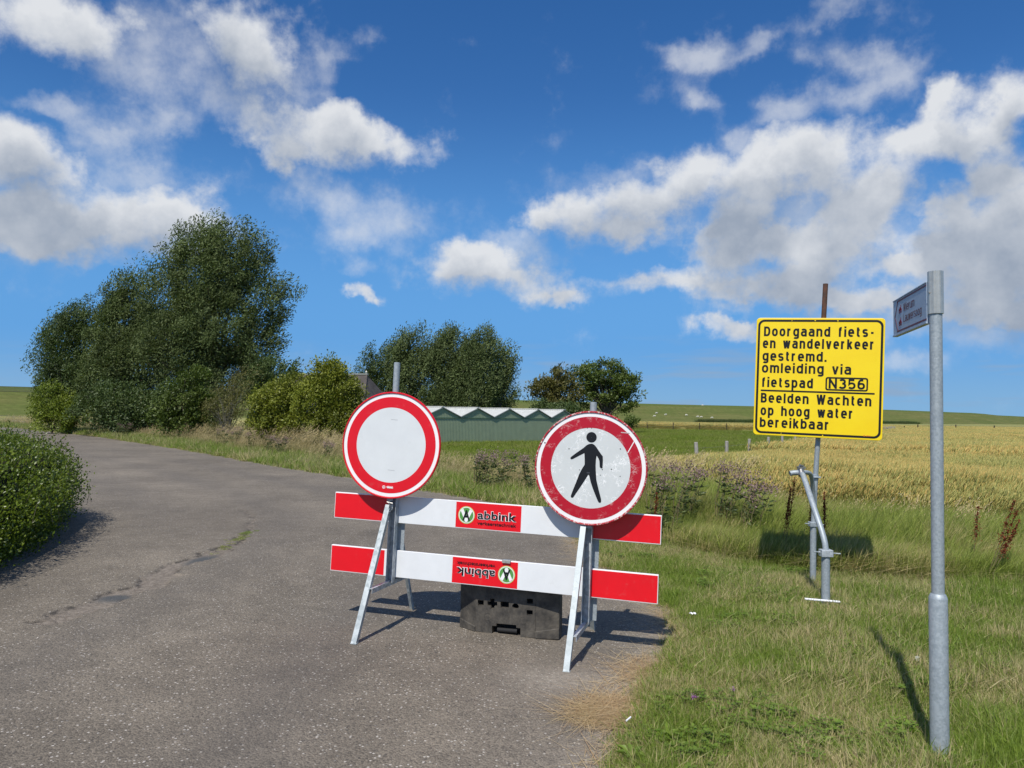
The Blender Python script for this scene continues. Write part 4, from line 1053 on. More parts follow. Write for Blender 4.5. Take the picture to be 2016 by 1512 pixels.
def leaf_mesh(name, P, D, L, W, mat, rs, fold=.25, rnd=None):
    """P leaf bases, D directions, L, W sizes -> folded diamond leaves (4 verts, 2 tris each as one quad)"""
    n = len(P); D = unit(D); S = unit(np.cross(D, rs.normal(size=(n, 3)))); N = np.cross(S, D)
    L = np.broadcast_to(L, n)[:, None]; W = np.broadcast_to(W, n)[:, None]
    mid = P + D * L * .5
    V = np.stack([P, mid + S * W * .5 + N * W * fold * .5, P + D * L, mid - S * W * .5 + N * W * fold * .5], 1).reshape(-1, 3)
    i_ = np.arange(n) * 4; Fc = np.concatenate([np.stack([i_, i_ + 1, i_ + 2], -1), np.stack([i_, i_ + 2, i_ + 3], -1)])
    if rnd is None: rnd = rs.rand(n)
    return np_mesh(name, V, Fc, mat, {'rnd': np.repeat(rnd, 4)})
def crown_points(ells, nclump, rs, shell=.55, gap=.0):
    """clump centres spread through ellipsoids (cx,cy,cz,rx,ry,rz)"""
    E_ = np.array(ells, float); vol = E_[:, 3] * E_[:, 4] * E_[:, 5]
    idx = rs.choice(len(E_), nclump, p=vol / vol.sum())
    d = unit(rs.normal(size=(nclump, 3))); r = rs.rand(nclump) ** (1 / 3.) * (1 - shell) + shell * rs.rand(nclump) ** .15
    r = np.minimum(r, 1.05)
    return E_[idx, :3] + d * E_[idx, 3:] * r[:, None], d
def tree(name, label, base, ells, nclump, per, csize, leaf, mat, seed, bark=BARK, wind=(.55, 0, .25), upb=.35, trunk_r=.22, cat='tree', group=None, limbs=30, shell=.5, limb_r=.07, anis=(1, 1, 1.2), tip=(1, 1)):
    rs = np.random.RandomState(seed)
    root = empty(name, tuple(base), (0, 0, 0), label, cat, group)
    C_, d_ = crown_points(ells, nclump, rs, shell)
    C_ = C_[C_[:, 2] > .1]; nclump = len(C_)
    tone = rs.rand(nclump)
    off = rs.normal(size=(nclump * per, 3)); on_ = np.linalg.norm(off, axis=1, keepdims=True); off = off / on_ * np.minimum(on_, 1.9)
    off = off * csize * .74 * np.array(anis) * np.repeat(.45 + 1.0 * rs.rand(nclump), per)[:, None]
    cid = np.repeat(np.arange(nclump), per)
    # clumps lean with the wind
    off[:, 0] += off[:, 2] * .35
    Pn = C_[cid] + off
    cdir = rs.normal(size=(nclump, 3)) * .45
    Dn = rs.normal(size=Pn.shape) * .55 + cdir[cid] + np.array(wind) + np.array([0, 0, upb]) + unit(off) * .55
    kp = Pn[:, 2] > 0.03
    Pn, Dn, cid = Pn[kp], Dn[kp], cid[kp]
    L = leaf[0] * (.6 + .8 * rs.rand(len(Pn))); W = leaf[1] * (.7 + .6 * rs.rand(len(Pn)))
    rnd = np.clip(tone[cid] * .55 + rs.rand(len(Pn)) * .45, 0, 1)
    me = leaf_mesh('crown', Pn, Dn, L, W, mat, rs, rnd=rnd)
    cr = link('crown', me, root); cr['kind'] = 'stuff'
    # trunk and limbs
    cen = C_.mean(0); tb = MB()
    h0 = max(.6, cen[2] * .35)
    fork = Vector((cen[0] * .3, cen[1] * .3, h0))
    tb.tube([(0, 0, -.4), (fork.x * .4, fork.y * .4, h0 * .5), tuple(fork)], [trunk_r * 1.25, trunk_r, trunk_r * .8], 9)
    tr_ = tb.build('trunk', bark, root, smooth=True)
    lb = MB()
    sel = rs.choice(nclump, min(limbs, nclump), replace=False)
    for j in sel:
        t = Vector(C_[j]); mid = fork.lerp(t, .45); mid.z += (t - fork).length * .12; mid += Vector(rs.normal(size=3) * .15)
        lb.tube([tuple(fork), tuple(fork.lerp(mid, .55)), tuple(mid), tuple(mid.lerp(t, .6)), tuple(t)], [limb_r, limb_r * .75, limb_r * .5, limb_r * .3, limb_r * .12], 5, False)
    bo = lb.build('limbs', bark, root, smooth=True); bo['kind'] = 'stuff'
    return root
def E(px, py, rx, ry, Y, Y0, dy=None, base=None):
    """ellipsoid from its outline in the photo at distance Y, relative to base"""
    c = pix_depth(px, py, Y); s = Y / 1500
    return (c[0] - base[0], c[1] - base[1], c[2] - base[2], rx * s, (dy if dy else rx * s * .8), ry * s)
def ptree(name, label, px, Y, ell, **kw):
    b = on_ground(px, Y, -.45)
    ells = [E(*e[:4], Y + (e[4] if len(e) > 4 else 0), Y, base=b) for e in ell]
    return tree(name, label, b, ells, **kw)
G1 = 'tall willows beside the bend of the road'
ptree('willow_tree', 'tallest willow of the left group, crown leaning right over the bushes', 400, 48,
      [(400,545,75,85),(455,520,70,75),(385,480,50,40),(465,455,28,22),(330,495,22,22),(420,450,38,16),(500,520,38,55),(520,600,48,62),(555,573,34,13),(340,580,60,80),(430,640,95,80),(500,690,55,50),(350,690,80,70),(445,745,95,60,1),(540,660,20,40)],
      nclump=820, per=150, csize=.45, leaf=(.19, .062), mat=WILLOW, seed=1, trunk_r=.4, group=G1, limbs=70, shell=.45)
ptree('willow_tree', 'middle willow of the left group, with a slim spire on its left', 245, 50,
      [(235,580,36,38),(250,640,60,70),(215,660,45,60),(275,560,38,34),(182,598,7,22),(282,520,14,22),(270,710,75,65),(215,740,55,60),(300,660,50,60)],
      nclump=440, per=150, csize=.43, leaf=(.19, .060), mat=WILLOW, seed=2, trunk_r=.3, group=G1, limbs=40)
ptree('willow_tree', 'leftmost and lowest willow of the left group, above yellow-green bush', 140, 52,
      [(130,660,42,40),(100,690,32,34),(150,630,32,28),(107,635,15,22),(85,715,20,22),(140,740,60,48),(180,690,38,52),(120,770,45,40)],
      nclump=280, per=150, csize=.43, leaf=(.19, .060), mat=WILLOW2, seed=3, trunk_r=.25, group=G1, limbs=30)
G2 = 'bushes between the road and the willows'
ptree('bush', 'yellow-green bush at the far left foot of the willows', 100, 50, [(100,790,40,32),(125,812,44,30),(80,812,24,26),(155,812,30,26),(105,830,44,20)],
      nclump=130, per=80, csize=.28, leaf=(.16, .07), mat=YGREEN, seed=4, trunk_r=.06, cat='bush', group=G2, limbs=16, shell=.7, limb_r=.03)
ptree('bush', 'dark broad bush under the middle willow', 230, 47, [(235,795,75,42),(180,812,44,30),(300,800,60,45),(240,828,80,20)],
      nclump=200, per=80, csize=.32, leaf=(.17, .08), mat=WILLOW2, seed=5, trunk_r=.07, cat='bush', group=G2, limbs=14, shell=.7, limb_r=.03)
ptree('bush', 'dark ivy-like bush below the tallest willow, left of twiggy shrub', 370, 40, [(365,790,45,48),(330,815,38,30),(400,812,36,38),(385,750,28,25),(365,838,55,18)],
      nclump=170, per=90, csize=.24, leaf=(.13, .08), mat=OAK, seed=6, trunk_r=.06, cat='bush', group=G2, limbs=14, shell=.7, limb_r=.03)
ptree('bush', 'thin twiggy grey-green shrub between ivy-like bush and hawthorn', 450, 38, [(450,790,42,40),(470,760,32,28),(430,810,34,28),(490,740,22,16)],
      nclump=120, per=45, csize=.26, leaf=(.11, .035), mat=BROWNISH, seed=7, bark=BARK_G, trunk_r=.03, cat='bush', group=G2, limbs=70, shell=.3, limb_r=.018)
ptree('bush', 'dark shrub rising behind the left half of the hawthorn', 545, 42, [(545,735,42,26),(520,770,40,30),(578,730,16,18),(515,725,20,14)],
      nclump=110, per=60, csize=.26, leaf=(.15, .07), mat=WILLOW2, seed=8, trunk_r=.05, cat='bush', group=G2, limbs=16, shell=.5, limb_r=.025)
ptree('hawthorn_bush', 'tall olive-green hawthorn right beside the white sign', 645, 30, [(655,765,42,48),(640,735,32,25),(680,790,30,48),(625,790,48,45),(660,830,55,38),(652,712,18,10),(690,750,14,20)],
      nclump=330, per=95, csize=.19, leaf=(.095, .055), mat=HAWT, seed=9, trunk_r=.07, cat='bush', group=G2, limbs=30, shell=.65, limb_r=.025, wind=(.35, 0, .1))
ptree('hawthorn_bush', 'lower olive-green hawthorn, left one of the two', 550, 31, [(550,790,48,44),(515,805,28,34),(585,770,36,32),(560,835,60,26),(500,825,22,22)],
      nclump=250, per=95, csize=.19, leaf=(.095, .055), mat=HAWT, seed=10, trunk_r=.06, cat='bush', group=G2, limbs=26, shell=.65, limb_r=.025, wind=(.35, 0, .1))
G3 = 'willows behind the green sheds'
W3 = [(735, 80, [(735,715,22,28),(765,700,20,34),(725,745,28,32),(765,745,30,40),(750,785,36,26)], 'small darker willow at the left end of the row behind sheds'),
      (805, 78, [(810,690,36,42),(785,710,28,38),(830,665,14,22),(800,740,40,40),(850,700,28,40),(815,785,50,26)], 'broad willow just right of the white sign pole'),
      (885, 77, [(880,695,34,42),(865,720,34,42),(900,670,20,18),(890,745,40,38),(880,785,42,26)], 'middle willow of the row behind the sheds'),
      (940, 76, [(945,690,30,36),(930,720,34,38),(955,668,16,14),(945,750,36,30),(940,785,38,24)], 'pale twiggy willow near the right end of the row'),
      (985, 79, [(985,715,24,38),(1000,735,16,26),(975,680,16,22),(980,755,26,26),(985,785,28,22)], 'rightmost willow of the row, ragged against the sky')]
for q, (px, Y_, el_, lab) in enumerate(W3):
    ptree('willow_tree', lab, px, Y_, el_, nclump=[110, 190, 170, 150, 100][q], per=140, csize=.56, leaf=(.27, .09), mat=[WILLOW2, WILLOW, WILLOW, WILLOW, WILLOW][q], seed=20 + q, bark=BARK_G if q >= 3 else BARK, trunk_r=.28, group=G3, limbs=[12, 20, 25, 60, 30][q], limb_r=.09, shell=.45, anis=(.8, .8, 1.6))
G4 = 'round-crowned trees by the sheds'
ptree('round_tree', 'broad domed tree with open branches, right of the smaller brownish tree', 1195, 92,
      [(1190,735,48,26),(1225,755,34,28),(1150,748,34,26),(1245,775,20,18),(1195,770,52,22),(1160,785,34,20),(1225,800,26,16),(1255,785,10,14)],
      nclump=190, per=75, csize=.48, leaf=(.30, .15), mat=OAK, seed=31, trunk_r=.34, group=G4, limbs=85, limb_r=.13, shell=.72, wind=(.3, 0, .1), anis=(1.15, 1.15, .75))
ptree('round_tree', 'smaller brownish-green tree left of the broad domed tree', 1090, 90,
      [(1095,745,32,20),(1070,765,26,22),(1110,770,30,24),(1060,785,16,14),(1095,795,38,18)],
      nclump=110, per=75, csize=.50, leaf=(.30, .16), mat=BROWNISH, seed=32, trunk_r=.26, group=G4, limbs=55, limb_r=.10, shell=.72, wind=(.3, 0, .1), anis=(1.15, 1.15, .75))
ptree('bush', 'low dark bush behind the right end of the sheds', 1105, 86, [(1105,815,42,18),(1060,810,26,16)],
      nclump=70, per=80, csize=.40, leaf=(.26, .14), mat=WILLOW2, seed=33, trunk_r=.08, cat='bush', limbs=10, shell=.7, limb_r=.04)
ptree('bush', 'small dark bush at the pasture corner right of the walker sign', 1243, 110, [(1243,832,14,9)],
      nclump=24, per=60, csize=.35, leaf=(.26, .14), mat=OAK, seed=34, trunk_r=.06, cat='bush', limbs=6, shell=.7, limb_r=.04)

# clipped privet hedge in the left foreground
def hedge():
    rs = np.random.RandomState(50)
    u = np.array([-.33, .944]); v = np.array([-.944, -.33]); c = np.array([-4.96, 8.0]) + u * .75 + v * 2.55
    root = empty('privet_hedge', (c[0], c[1], 0), (0, 0, 0), 'dense clipped green hedge at the left edge of the road', 'hedge')
    a_, b_, h_ = 4.1, 2.65, 1.42
    n = 2100
    # super-ellipsoid shell directions
    d = unit(rs.normal(size=(n, 3))); d[:, 2] = np.abs(d[:, 2]) * 1.0
    pw = 3.2
    nr = (np.abs(d) ** pw).sum(1) ** (1 / pw); S = d / nr[:, None]
    lump = .93 + .13 * fbm(S[:, 0] * 3 + 7, S[:, 1] * 3 + S[:, 2] * 4, 3)
    C0 = S * lump[:, None]
    per = 75
    cid = np.repeat(np.arange(n), per); m = n * per
    rad = 1 - np.abs(rs.normal(size=m)) * .055
    Pn = C0[cid] * rad[:, None]
    off = rs.normal(size=(m, 3)) * .085
    hx_ = Pn[:, 0] * a_; hy_ = Pn[:, 1] * b_
    taper = .87 + .13 * np.clip(Pn[:, 2] * 2.0, 0, 1)
    W_ = np.stack([u[0] * hx_ * taper + v[0] * hy_ * taper, u[1] * hx_ * taper + v[1] * hy_ * taper, Pn[:, 2] * h_ * (1.0 + .05 * hy_ / b_)], 1) + off
    nrm = unit(W_ * np.array([1 / a_, 1 / b_, 1 / h_]))
    kp = W_[:, 2] > .02 + 0 * W_[:, 0]; W_, nrm, cid = W_[kp], nrm[kp], cid[kp]
    D = nrm * .7 + rs.normal(size=W_.shape) * .6 + np.array([.1, 0, .35])
    tone = rs.rand(n)
    me = leaf_mesh('foliage', W_, D, .036 * (.6 + .8 * rs.rand(len(W_))), .021 * (.7 + .6 * rs.rand(len(W_))), PRIVET, rs, rnd=np.clip(tone[cid] * .4 + rs.rand(len(W_)) * .6, 0, 1))
    o = link('foliage', me, root); o['kind'] = 'stuff'
    # shoots that stick out
    sh = MB(); SP_ = []; SD_ = []
    for _ in range(300):
        j = rs.randint(n)
        if C0[j, 2] < .25: continue
        p = C0[j]; hx_, hy_ = p[0] * a_, p[1] * b_
        q = Vector((u[0] * hx_ + v[0] * hy_, u[1] * hx_ + v[1] * hy_, p[2] * h_)); dirn = Vector((rs.normal() * .4 + .2, rs.normal() * .4, 1)).normalized()
        L_ = .10 + rs.rand() * .20; e = q + dirn * L_
        sh.tube([tuple(q - dirn * .1), tuple(e)], [.0025, .001], 4, False)
        for t_ in np.linspace(.2, 1, 9):
            SP_.append(np.array(q.lerp(e, t_))); SD_.append(rs.normal(size=3) * .6 + np.array([0, 0, .5]))
    s1 = link('shoot_leaves', leaf_mesh('shoot_leaves', np.array(SP_), np.array(SD_), .040, .018, PRIVET, rs), root); s1['kind'] = 'stuff'
    s2 = sh.build('shoots', BARK, root); s2['kind'] = 'stuff'
    # solid dark core added inside so no light leaks through the hedge
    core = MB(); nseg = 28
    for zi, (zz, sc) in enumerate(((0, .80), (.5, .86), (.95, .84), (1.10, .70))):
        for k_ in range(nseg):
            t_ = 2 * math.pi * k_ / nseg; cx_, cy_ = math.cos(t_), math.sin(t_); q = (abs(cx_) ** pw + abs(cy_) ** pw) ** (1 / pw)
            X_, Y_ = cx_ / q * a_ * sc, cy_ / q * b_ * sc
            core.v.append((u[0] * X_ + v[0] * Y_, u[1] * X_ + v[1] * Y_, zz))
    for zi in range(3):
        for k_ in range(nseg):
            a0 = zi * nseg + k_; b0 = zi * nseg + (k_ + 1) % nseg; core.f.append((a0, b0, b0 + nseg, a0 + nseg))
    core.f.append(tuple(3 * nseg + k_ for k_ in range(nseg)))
    core.build('light_block_core', flat_mat('dark_light_block', (.030, .028, .014), 1, 0, .1, .4, 12), root)
hedge()

# ---------------------------------------------------------------- scattering (stuff only)
def grass_mat(name, green0, green1, dry0, dry1, dry_bias=.5, dry_w=.16, scale=.9, trans=.3, tip_dry=.0, base_dark=True, patch=None):
    m, nt, b, out = material(name)
    g = nt.new('ShaderNodeNewGeometry'); P = g.outputs['Position']
    oi = nt.new('ShaderNodeObjectInfo'); r = nt.attr('rnd').outputs['Fac']; h = nt.attr('hgt').outputs['Fac']
    n = nt.noise(P, scale, 5, .65)
    f = nt.mapr(nt.math('ADD', n.outputs[0], nt.math('MULTIPLY', nt.math('SUBTRACT', r, .5), .42)), dry_bias - dry_w / 2, dry_bias + dry_w / 2)
    gr = nt.mix(nt.math('FRACT', nt.math('ADD', nt.math('MULTIPLY', r, 7.3), oi.outputs['Random'])), green0, green1)
    dr = nt.mix(nt.math('FRACT', nt.math('MULTIPLY', r, 13.7)), dry0, dry1)
    c = nt.mix(f, gr, dr)
    if tip_dry: c = nt.mix(nt.math('MULTIPLY', nt.mapr(h, .25, .8), tip_dry), c, dr)
    nt.l.new(c, b.inputs['Base Color']); b.inputs['Roughness'].default_value = .5; b.inputs['Specular IOR Level'].default_value = .3
    tr = nt.new('ShaderNodeBsdfTranslucent'); nt.l.new(c, tr.inputs[0])
    ms = nt.new('ShaderNodeMixShader'); ms.inputs[0].default_value = trans
    nt.l.new(b.outputs[0], ms.inputs[1]); nt.l.new(tr.outputs[0], ms.inputs[2]); nt.l.new(ms.outputs[0], out.inputs[0])
    return m
def blades(rs, n, radius, length, width, lean, seg=3, droop=.5, wind=(0, 0), lvar=.5, flat=0.0, square=False):
    """curved tapering blades; returns V, F, rnd, hgt"""
    if square: bx, by = (rs.rand(n) - .5) * 2 * radius, (rs.rand(n) - .5) * 2 * radius
    else:
        a = rs.rand(n) * 2 * math.pi; q = radius * np.sqrt(rs.rand(n)); bx, by = q * np.cos(a), q * np.sin(a)
    ya = rs.rand(n) * 2 * math.pi; L = length * (1 - lvar + 2 * lvar * rs.rand(n)); ln = np.abs(rs.normal(size=n)) * lean + flat
    dx, dy = np.cos(ya) * ln + wind[0], np.sin(ya) * ln + wind[1]
    W = width * (.6 + .8 * rs.rand(n)); wa = rs.rand(n) * math.pi
    wx, wy = np.cos(wa), np.sin(wa)
    V = []; Hh = []
    for k_ in range(seg + 1):
        t = k_ / seg; hor = t + droop * t * t
        px_ = bx + dx * L * hor; py_ = by + dy * L * hor
        nrm = np.sqrt(1 + (dx ** 2 + dy ** 2)); pz = L * (t - droop * .35 * t * t * np.minimum(1, np.hypot(dx, dy))) / nrm * (1 if not flat else .5)
        wk = W * (1 - t ** 1.6) * .5 + (.0002 if k_ == seg else 0)
        if k_ == seg: V.append(np.stack([px_, py_, pz], 1)[:, None]); Hh.append(np.full((n, 1), t))
        else:
            V.append(np.stack([np.stack([px_ - wx * wk, py_ - wy * wk, pz], 1), np.stack([px_ + wx * wk, py_ + wy * wk, pz], 1)], 1)); Hh.append(np.full((n, 2), t))
    V = np.concatenate(V, 1); Hh = np.concatenate(Hh, 1); nv = V.shape[1]
    F = []
    o = np.arange(n)[:, None] * nv
    for k_ in range(seg - 1):
        a_ = 2 * k_; F += [o + np.array([a_, a_ + 1, a_ + 3]), o + np.array([a_, a_ + 3, a_ + 2])]
    F.append(o + np.array([2 * (seg - 1), 2 * (seg - 1) + 1, 2 * seg]))
    F = np.concatenate(F).reshape(-1, 3)
    rnd = np.repeat(rs.rand(n), nv)
    return V.reshape(-1, 3), F, rnd, Hh.ravel()
def merge(parts):
    V, F, Rn, Hn = [], [], [], []; o = 0
    for v, f, r, h in parts: V.append(v); F.append(f + o); Rn.append(r); Hn.append(h); o += len(v)
    return np.concatenate(V), np.concatenate(F), np.concatenate(Rn), np.concatenate(Hn)
def src(name, parts, mat):
    V, F, r, h = merge(parts)
    return bpy.data.objects.new(name, np_mesh(name, V, F, mat, {'rnd': r, 'hgt': h}))
def scatter(name, pts, rotz, scl, sources, seed, label=None, tilt=None):
    n = len(pts); me = bpy.data.meshes.new(name); me.vertices.add(n); me.vertices.foreach_set('co', np.asarray(pts, np.float32).ravel())
    rs = np.random.RandomState(seed)
    rot = np.zeros((n, 3), np.float32); rot[:, 2] = rotz
    if tilt is not None: rot[:, :2] = tilt
    a = me.attributes.new('rot', 'FLOAT_VECTOR', 'POINT'); a.data.foreach_set('vector', rot.ravel())
    a = me.attributes.new('scl', 'FLOAT', 'POINT'); a.data.foreach_set('value', np.asarray(scl, np.float32))
    a = me.attributes.new('pick', 'INT', 'POINT'); a.data.foreach_set('value', rs.randint(0, len(sources), n).astype(np.int32))
    col = bpy.data.collections.new(name + '_sources')
    for s_ in sources: col.objects.link(s_)
    o = link(name, me); tag(o, label, None, None, 'stuff')
    ng = bpy.data.node_groups.new(name, 'GeometryNodeTree')
    ng.interface.new_socket('Geometry', in_out='INPUT', socket_type='NodeSocketGeometry'); ng.interface.new_socket('Geometry', in_out='OUTPUT', socket_type='NodeSocketGeometry')
    N = ng.nodes; gi = N.new('NodeGroupInput'); go = N.new('NodeGroupOutput'); iop = N.new('GeometryNodeInstanceOnPoints'); ci = N.new('GeometryNodeCollectionInfo')
    ci.inputs['Collection'].default_value = col; ci.inputs['Separate Children'].default_value = True; ci.inputs['Reset Children'].default_value = True
    iop.inputs['Pick Instance'].default_value = True
    def na(nm, dt):
        q = N.new('GeometryNodeInputNamedAttribute'); q.data_type = dt; q.inputs['Name'].default_value = nm; return q.outputs['Attribute']
    e2r = N.new('FunctionNodeEulerToRotation')
    ng.links.new(na('rot', 'FLOAT_VECTOR'), e2r.inputs[0])
    m2p = N.new('GeometryNodeMeshToPoints')
    ng.links.new(gi.outputs[0], m2p.inputs[0]); ng.links.new(m2p.outputs[0], iop.inputs['Points']); ng.links.new(ci.outputs[0], iop.inputs['Instance'])
    ng.links.new(e2r.outputs[0], iop.inputs['Rotation']); ng.links.new(na('scl', 'FLOAT'), iop.inputs['Scale']); ng.links.new(na('pick', 'INT'), iop.inputs['Instance Index'])
    ng.links.new(iop.outputs[0], go.inputs[0])
    md = o.modifiers.new('scatter', 'NODES'); md.node_group = ng
    return o
def cone_sample(rs, n, r0, r1, az0, az1, power=1.0):
    """random spots with density falling off with distance as r^-power (power 0 = even)"""
    a = az0 + (az1 - az0) * rs.rand(n); q = rs.rand(n); e = 2 - power
    r_ = (r0 ** e + q * (r1 ** e - r0 ** e)) ** (1 / e) if abs(e) > 1e-6 else r0 * (r1 / r0) ** q
    return np.stack([r_ * np.sin(a), r_ * np.cos(a)], 1)
def gz_at(P): return terrain_z(P[:, 0], P[:, 1])
A0, A1 = math.radians(-40), math.radians(41)
rs = np.random.RandomState(99)
LAWN = grass_mat('lawn_grass', (.125, .200, .020), (.235, .315, .048), (.38, .32, .14), (.58, .49, .26), .57, .15, .95)
STRAW = grass_mat('straw', (.46, .35, .17), (.64, .50, .28), (.38, .23, .11), (.68, .55, .33), .5, .3, 3)
CLOV = leaf_mat('clover_leaves', (.095, .165, .018), (.185, .265, .040), .28, .5, .35)
TALLM = grass_mat('tall_grass', (.085, .135, .022), (.150, .190, .040), (.38, .30, .135), (.52, .42, .22), .52, .2, .35, tip_dry=.65)
SEEDH = grass_mat('grass_seed_heads', (.42, .34, .15), (.56, .46, .22), (.50, .38, .20), (.66, .54, .30), .5, .3, 1)

# side of the tall-grass line a point lies on (positive: behind it)
TL = np.array(TALL)
def behind_tall(P):
    poly = np.concatenate([TL, [[400, 0], [400, 900], [-300, 900], [-300, 200]]]); return sdist(P, poly)
def wheat_sd(P): return sdist(P, WHEAT)

# short verge grass
src_lawn = [src('lawn_tuft', [blades(rs, 74, .11, .046, .0048, .80, 3, .5), blades(rs, 7, .10, .085, .004, .5, 3, .6)], LAWN) for _ in range(5)]
src_lawn += [src('lawn_tuft', [blades(rs, 40, .09, .085, .0054, .50, 3, .7, (.15, .05)), blades(rs, 34, .11, .05, .0046, .8, 3, .5)], LAWN) for _ in range(2)]
P = cone_sample(rs, 60000, 2.6, 34, math.radians(1), A1, 1.35)
sdv = road_sd(P[:, 0], P[:, 1]); bt_ = behind_tall(P)
ok = (sdv > .06 + .16 * rs.rand(len(P)) ** 2) & (bt_ > -1.0)
bare = fbm(P[:, 0] * .9 + 3, P[:, 1] * .9, 4)
ok &= (rs.rand(len(P)) > sstep(.62, .74, bare) * .6)
P = P[ok]; sc_ = .75 + .55 * rs.rand(len(P)) + .5 * sstep(.3, 1.2, sdv[ok]) * (fbm(P[:, 0] * .7, P[:, 1] * .7) > .52)
sc_ *= .8 + .45 * sstep(6, 20, np.hypot(P[:, 0], P[:, 1]))
scatter('verge_grass', np.column_stack([P, gz_at(P) - .005]), rs.rand(len(P)) * 6.28, sc_, src_lawn, 1, 'short mown verge grass, green with dry patches')
# grass along the far road edge
P = cone_sample(rs, 90000, 12, 95, math.radians(-40), math.radians(8), .7)
sdv = road_sd(P[:, 0], P[:, 1]); bt_ = behind_tall(P)
ok = (sdv > .05) & (bt_ > -1.2) & (seg_dist(P, EDGE, False) < sdv + .3); P = P[ok]
scatter('roadside_grass', np.column_stack([P, gz_at(P)]), rs.rand(len(P)) * 6.28, 1.3 + 1.3 * rs.rand(len(P)) + np.hypot(P[:, 0], P[:, 1]) * .02, src_lawn, 2, 'green grass strip along the far road edge')

# clover and broad-leaved weeds
def clover(rs, n, radius, size):
    P_, D_ = [], []
    a = rs.rand(n) * 6.28; q = radius * np.sqrt(rs.rand(n)); x = q * np.cos(a); y = q * np.sin(a); z = .02 + .05 * rs.rand(n)
    V, F, rn = [], [], []
    for i_ in range(n):
        t0 = rs.rand() * 6.28; tone = rs.rand(); s = size * (.6 + .8 * rs.rand())
        for k_ in range(3):
            t = t0 + k_ * 2.094; d = np.array([math.cos(t), math.sin(t), .15 + .3 * rs.rand()]); sd_ = np.array([-math.sin(t), math.cos(t), 0]); c = np.array([x[i_], y[i_], z[i_]]); o_ = len(V)
            V += [c, c + d * s * .55 + sd_ * s * .42, c + d * s * 1.05 + sd_ * s * .18, c + d * s * 1.05 - sd_ * s * .18, c + d * s * .55 - sd_ * s * .42]
            F += [(o_, o_ + 1, o_ + 2), (o_, o_ + 2, o_ + 3), (o_, o_ + 3, o_ + 4)]; rn += [tone] * 5
    return bpy.data.objects.new('clover_patch', np_mesh('clover_patch', np.array(V), np.array(F), CLOV, {'rnd': rn}))
def rosette(rs):
    V, F, rn = [], [], []
    for i_ in range(9):
        t = rs.rand() * 6.28; L = .06 + .06 * rs.rand(); w_ = .012 + .008 * rs.rand(); d = np.array([math.cos(t), math.sin(t), 0]); sd_ = np.array([-math.sin(t), math.cos(t), 0]); o_ = len(V); tone = rs.rand()
        V += [np.array([0, 0, .01]), d * L * .5 + sd_ * w_ + [0, 0, L * .55], d * L + [0, 0, L * .5], d * L * .5 - sd_ * w_ + [0, 0, L * .55]]
        F += [(o_, o_ + 1, o_ + 2), (o_, o_ + 2, o_ + 3)]; rn += [tone] * 4
    return bpy.data.objects.new('weed_rosette', np_mesh('weed_rosette', np.array(V), np.array(F), CLOV, {'rnd': rn}))
P = cone_sample(rs, 2600, 2.8, 9, math.radians(5), A1, 1.0)
sdv = road_sd(P[:, 0], P[:, 1]); cl_ = fbm(P[:, 0] * 1.6 + 11, P[:, 1] * 1.6, 3)
near = (P[:, 0] < 1.7) & (P[:, 1] < 4.4)
ok = (sdv > .12) & (behind_tall(P) > .1) & ((cl_ > .60) | (near & (cl_ > .46))) & (rs.rand(len(P)) < .5); P = P[ok]
scatter('clover', np.column_stack([P, gz_at(P) + .018]), rs.rand(len(P)) * 6.28, .45 + .45 * rs.rand(len(P)), [clover(rs, 30, .10, .022) for _ in range(5)] + [rosette(rs)], 3, 'dark green clover and weeds growing through the verge grass')

# straw: mown dry stalks lying about
src_str = [src('straw_tuft', [blades(rs, 16, .14, .085, .0034, .5, 3, .35, lvar=.8, flat=1.7)], STRAW) for _ in range(6)]
P = cone_sample(rs, 7000, 2.6, 16, math.radians(2), A1, .9)
sdv = road_sd(P[:, 0], P[:, 1]); dn = fbm(P[:, 0] * .75 + 31, P[:, 1] * .75 + 9, 4)
edge_p = np.exp(-((sdv - .10) / .12) ** 2) * (.15 + .6 * (fbm(P[:, 0] * 2, P[:, 1] * 2, 2) > .55))
pr_ = np.maximum(edge_p, sstep(.52, .62, dn) * .7)
bt_ = behind_tall(P)
ok = (sdv > -.05) & (bt_ > -.4) & (rs.rand(len(P)) < pr_); Pa = P[ok]
m_ = 150; tt = rs.rand(m_) * 6.28; qq = np.sqrt(rs.rand(m_)); Pb = np.stack([.62 + .26 * qq * np.cos(tt), 4.26 + .20 * qq * np.sin(tt)], 1)          # raked heap on the road edge
m_ = 60; tt = rs.rand(m_) * 6.28; qq = np.sqrt(rs.rand(m_)); Pc = np.stack([.95 + .16 * qq * np.cos(tt), 4.95 + .35 * qq * np.sin(tt)], 1)
m_ = 80; tt = rs.rand(m_) * 6.28; qq = np.sqrt(rs.rand(m_)); Pd = np.stack([.95 + .25 * qq * np.cos(tt), 9.2 + 1.0 * qq * np.sin(tt)], 1)
m_ = 60; tt = rs.rand(m_) * 6.28; qq = np.sqrt(rs.rand(m_)); Pe = np.stack([2.0 + .45 * qq * np.cos(tt), 3.55 + .22 * qq * np.sin(tt)], 1)
m_ = 60; tt = rs.rand(m_) * 6.28; qq = np.sqrt(rs.rand(m_)); Pf = np.stack([1.34 + .14 * qq * np.cos(tt), 6.3 + .6 * qq * np.sin(tt)], 1)
P = np.concatenate([Pa, Pb, Pc, Pd, Pe, Pf])
zz_ = np.maximum(gz_at(P), ground_z(P[:, 0], P[:, 1]) + .002) + .010 * rs.rand(len(P))
scatter('straw_litter', np.column_stack([P, zz_]), rs.rand(len(P)) * 6.28, .55 + .6 * rs.rand(len(P)), src_str, 4, 'dry cut straw lying along the road edge and in the verge')

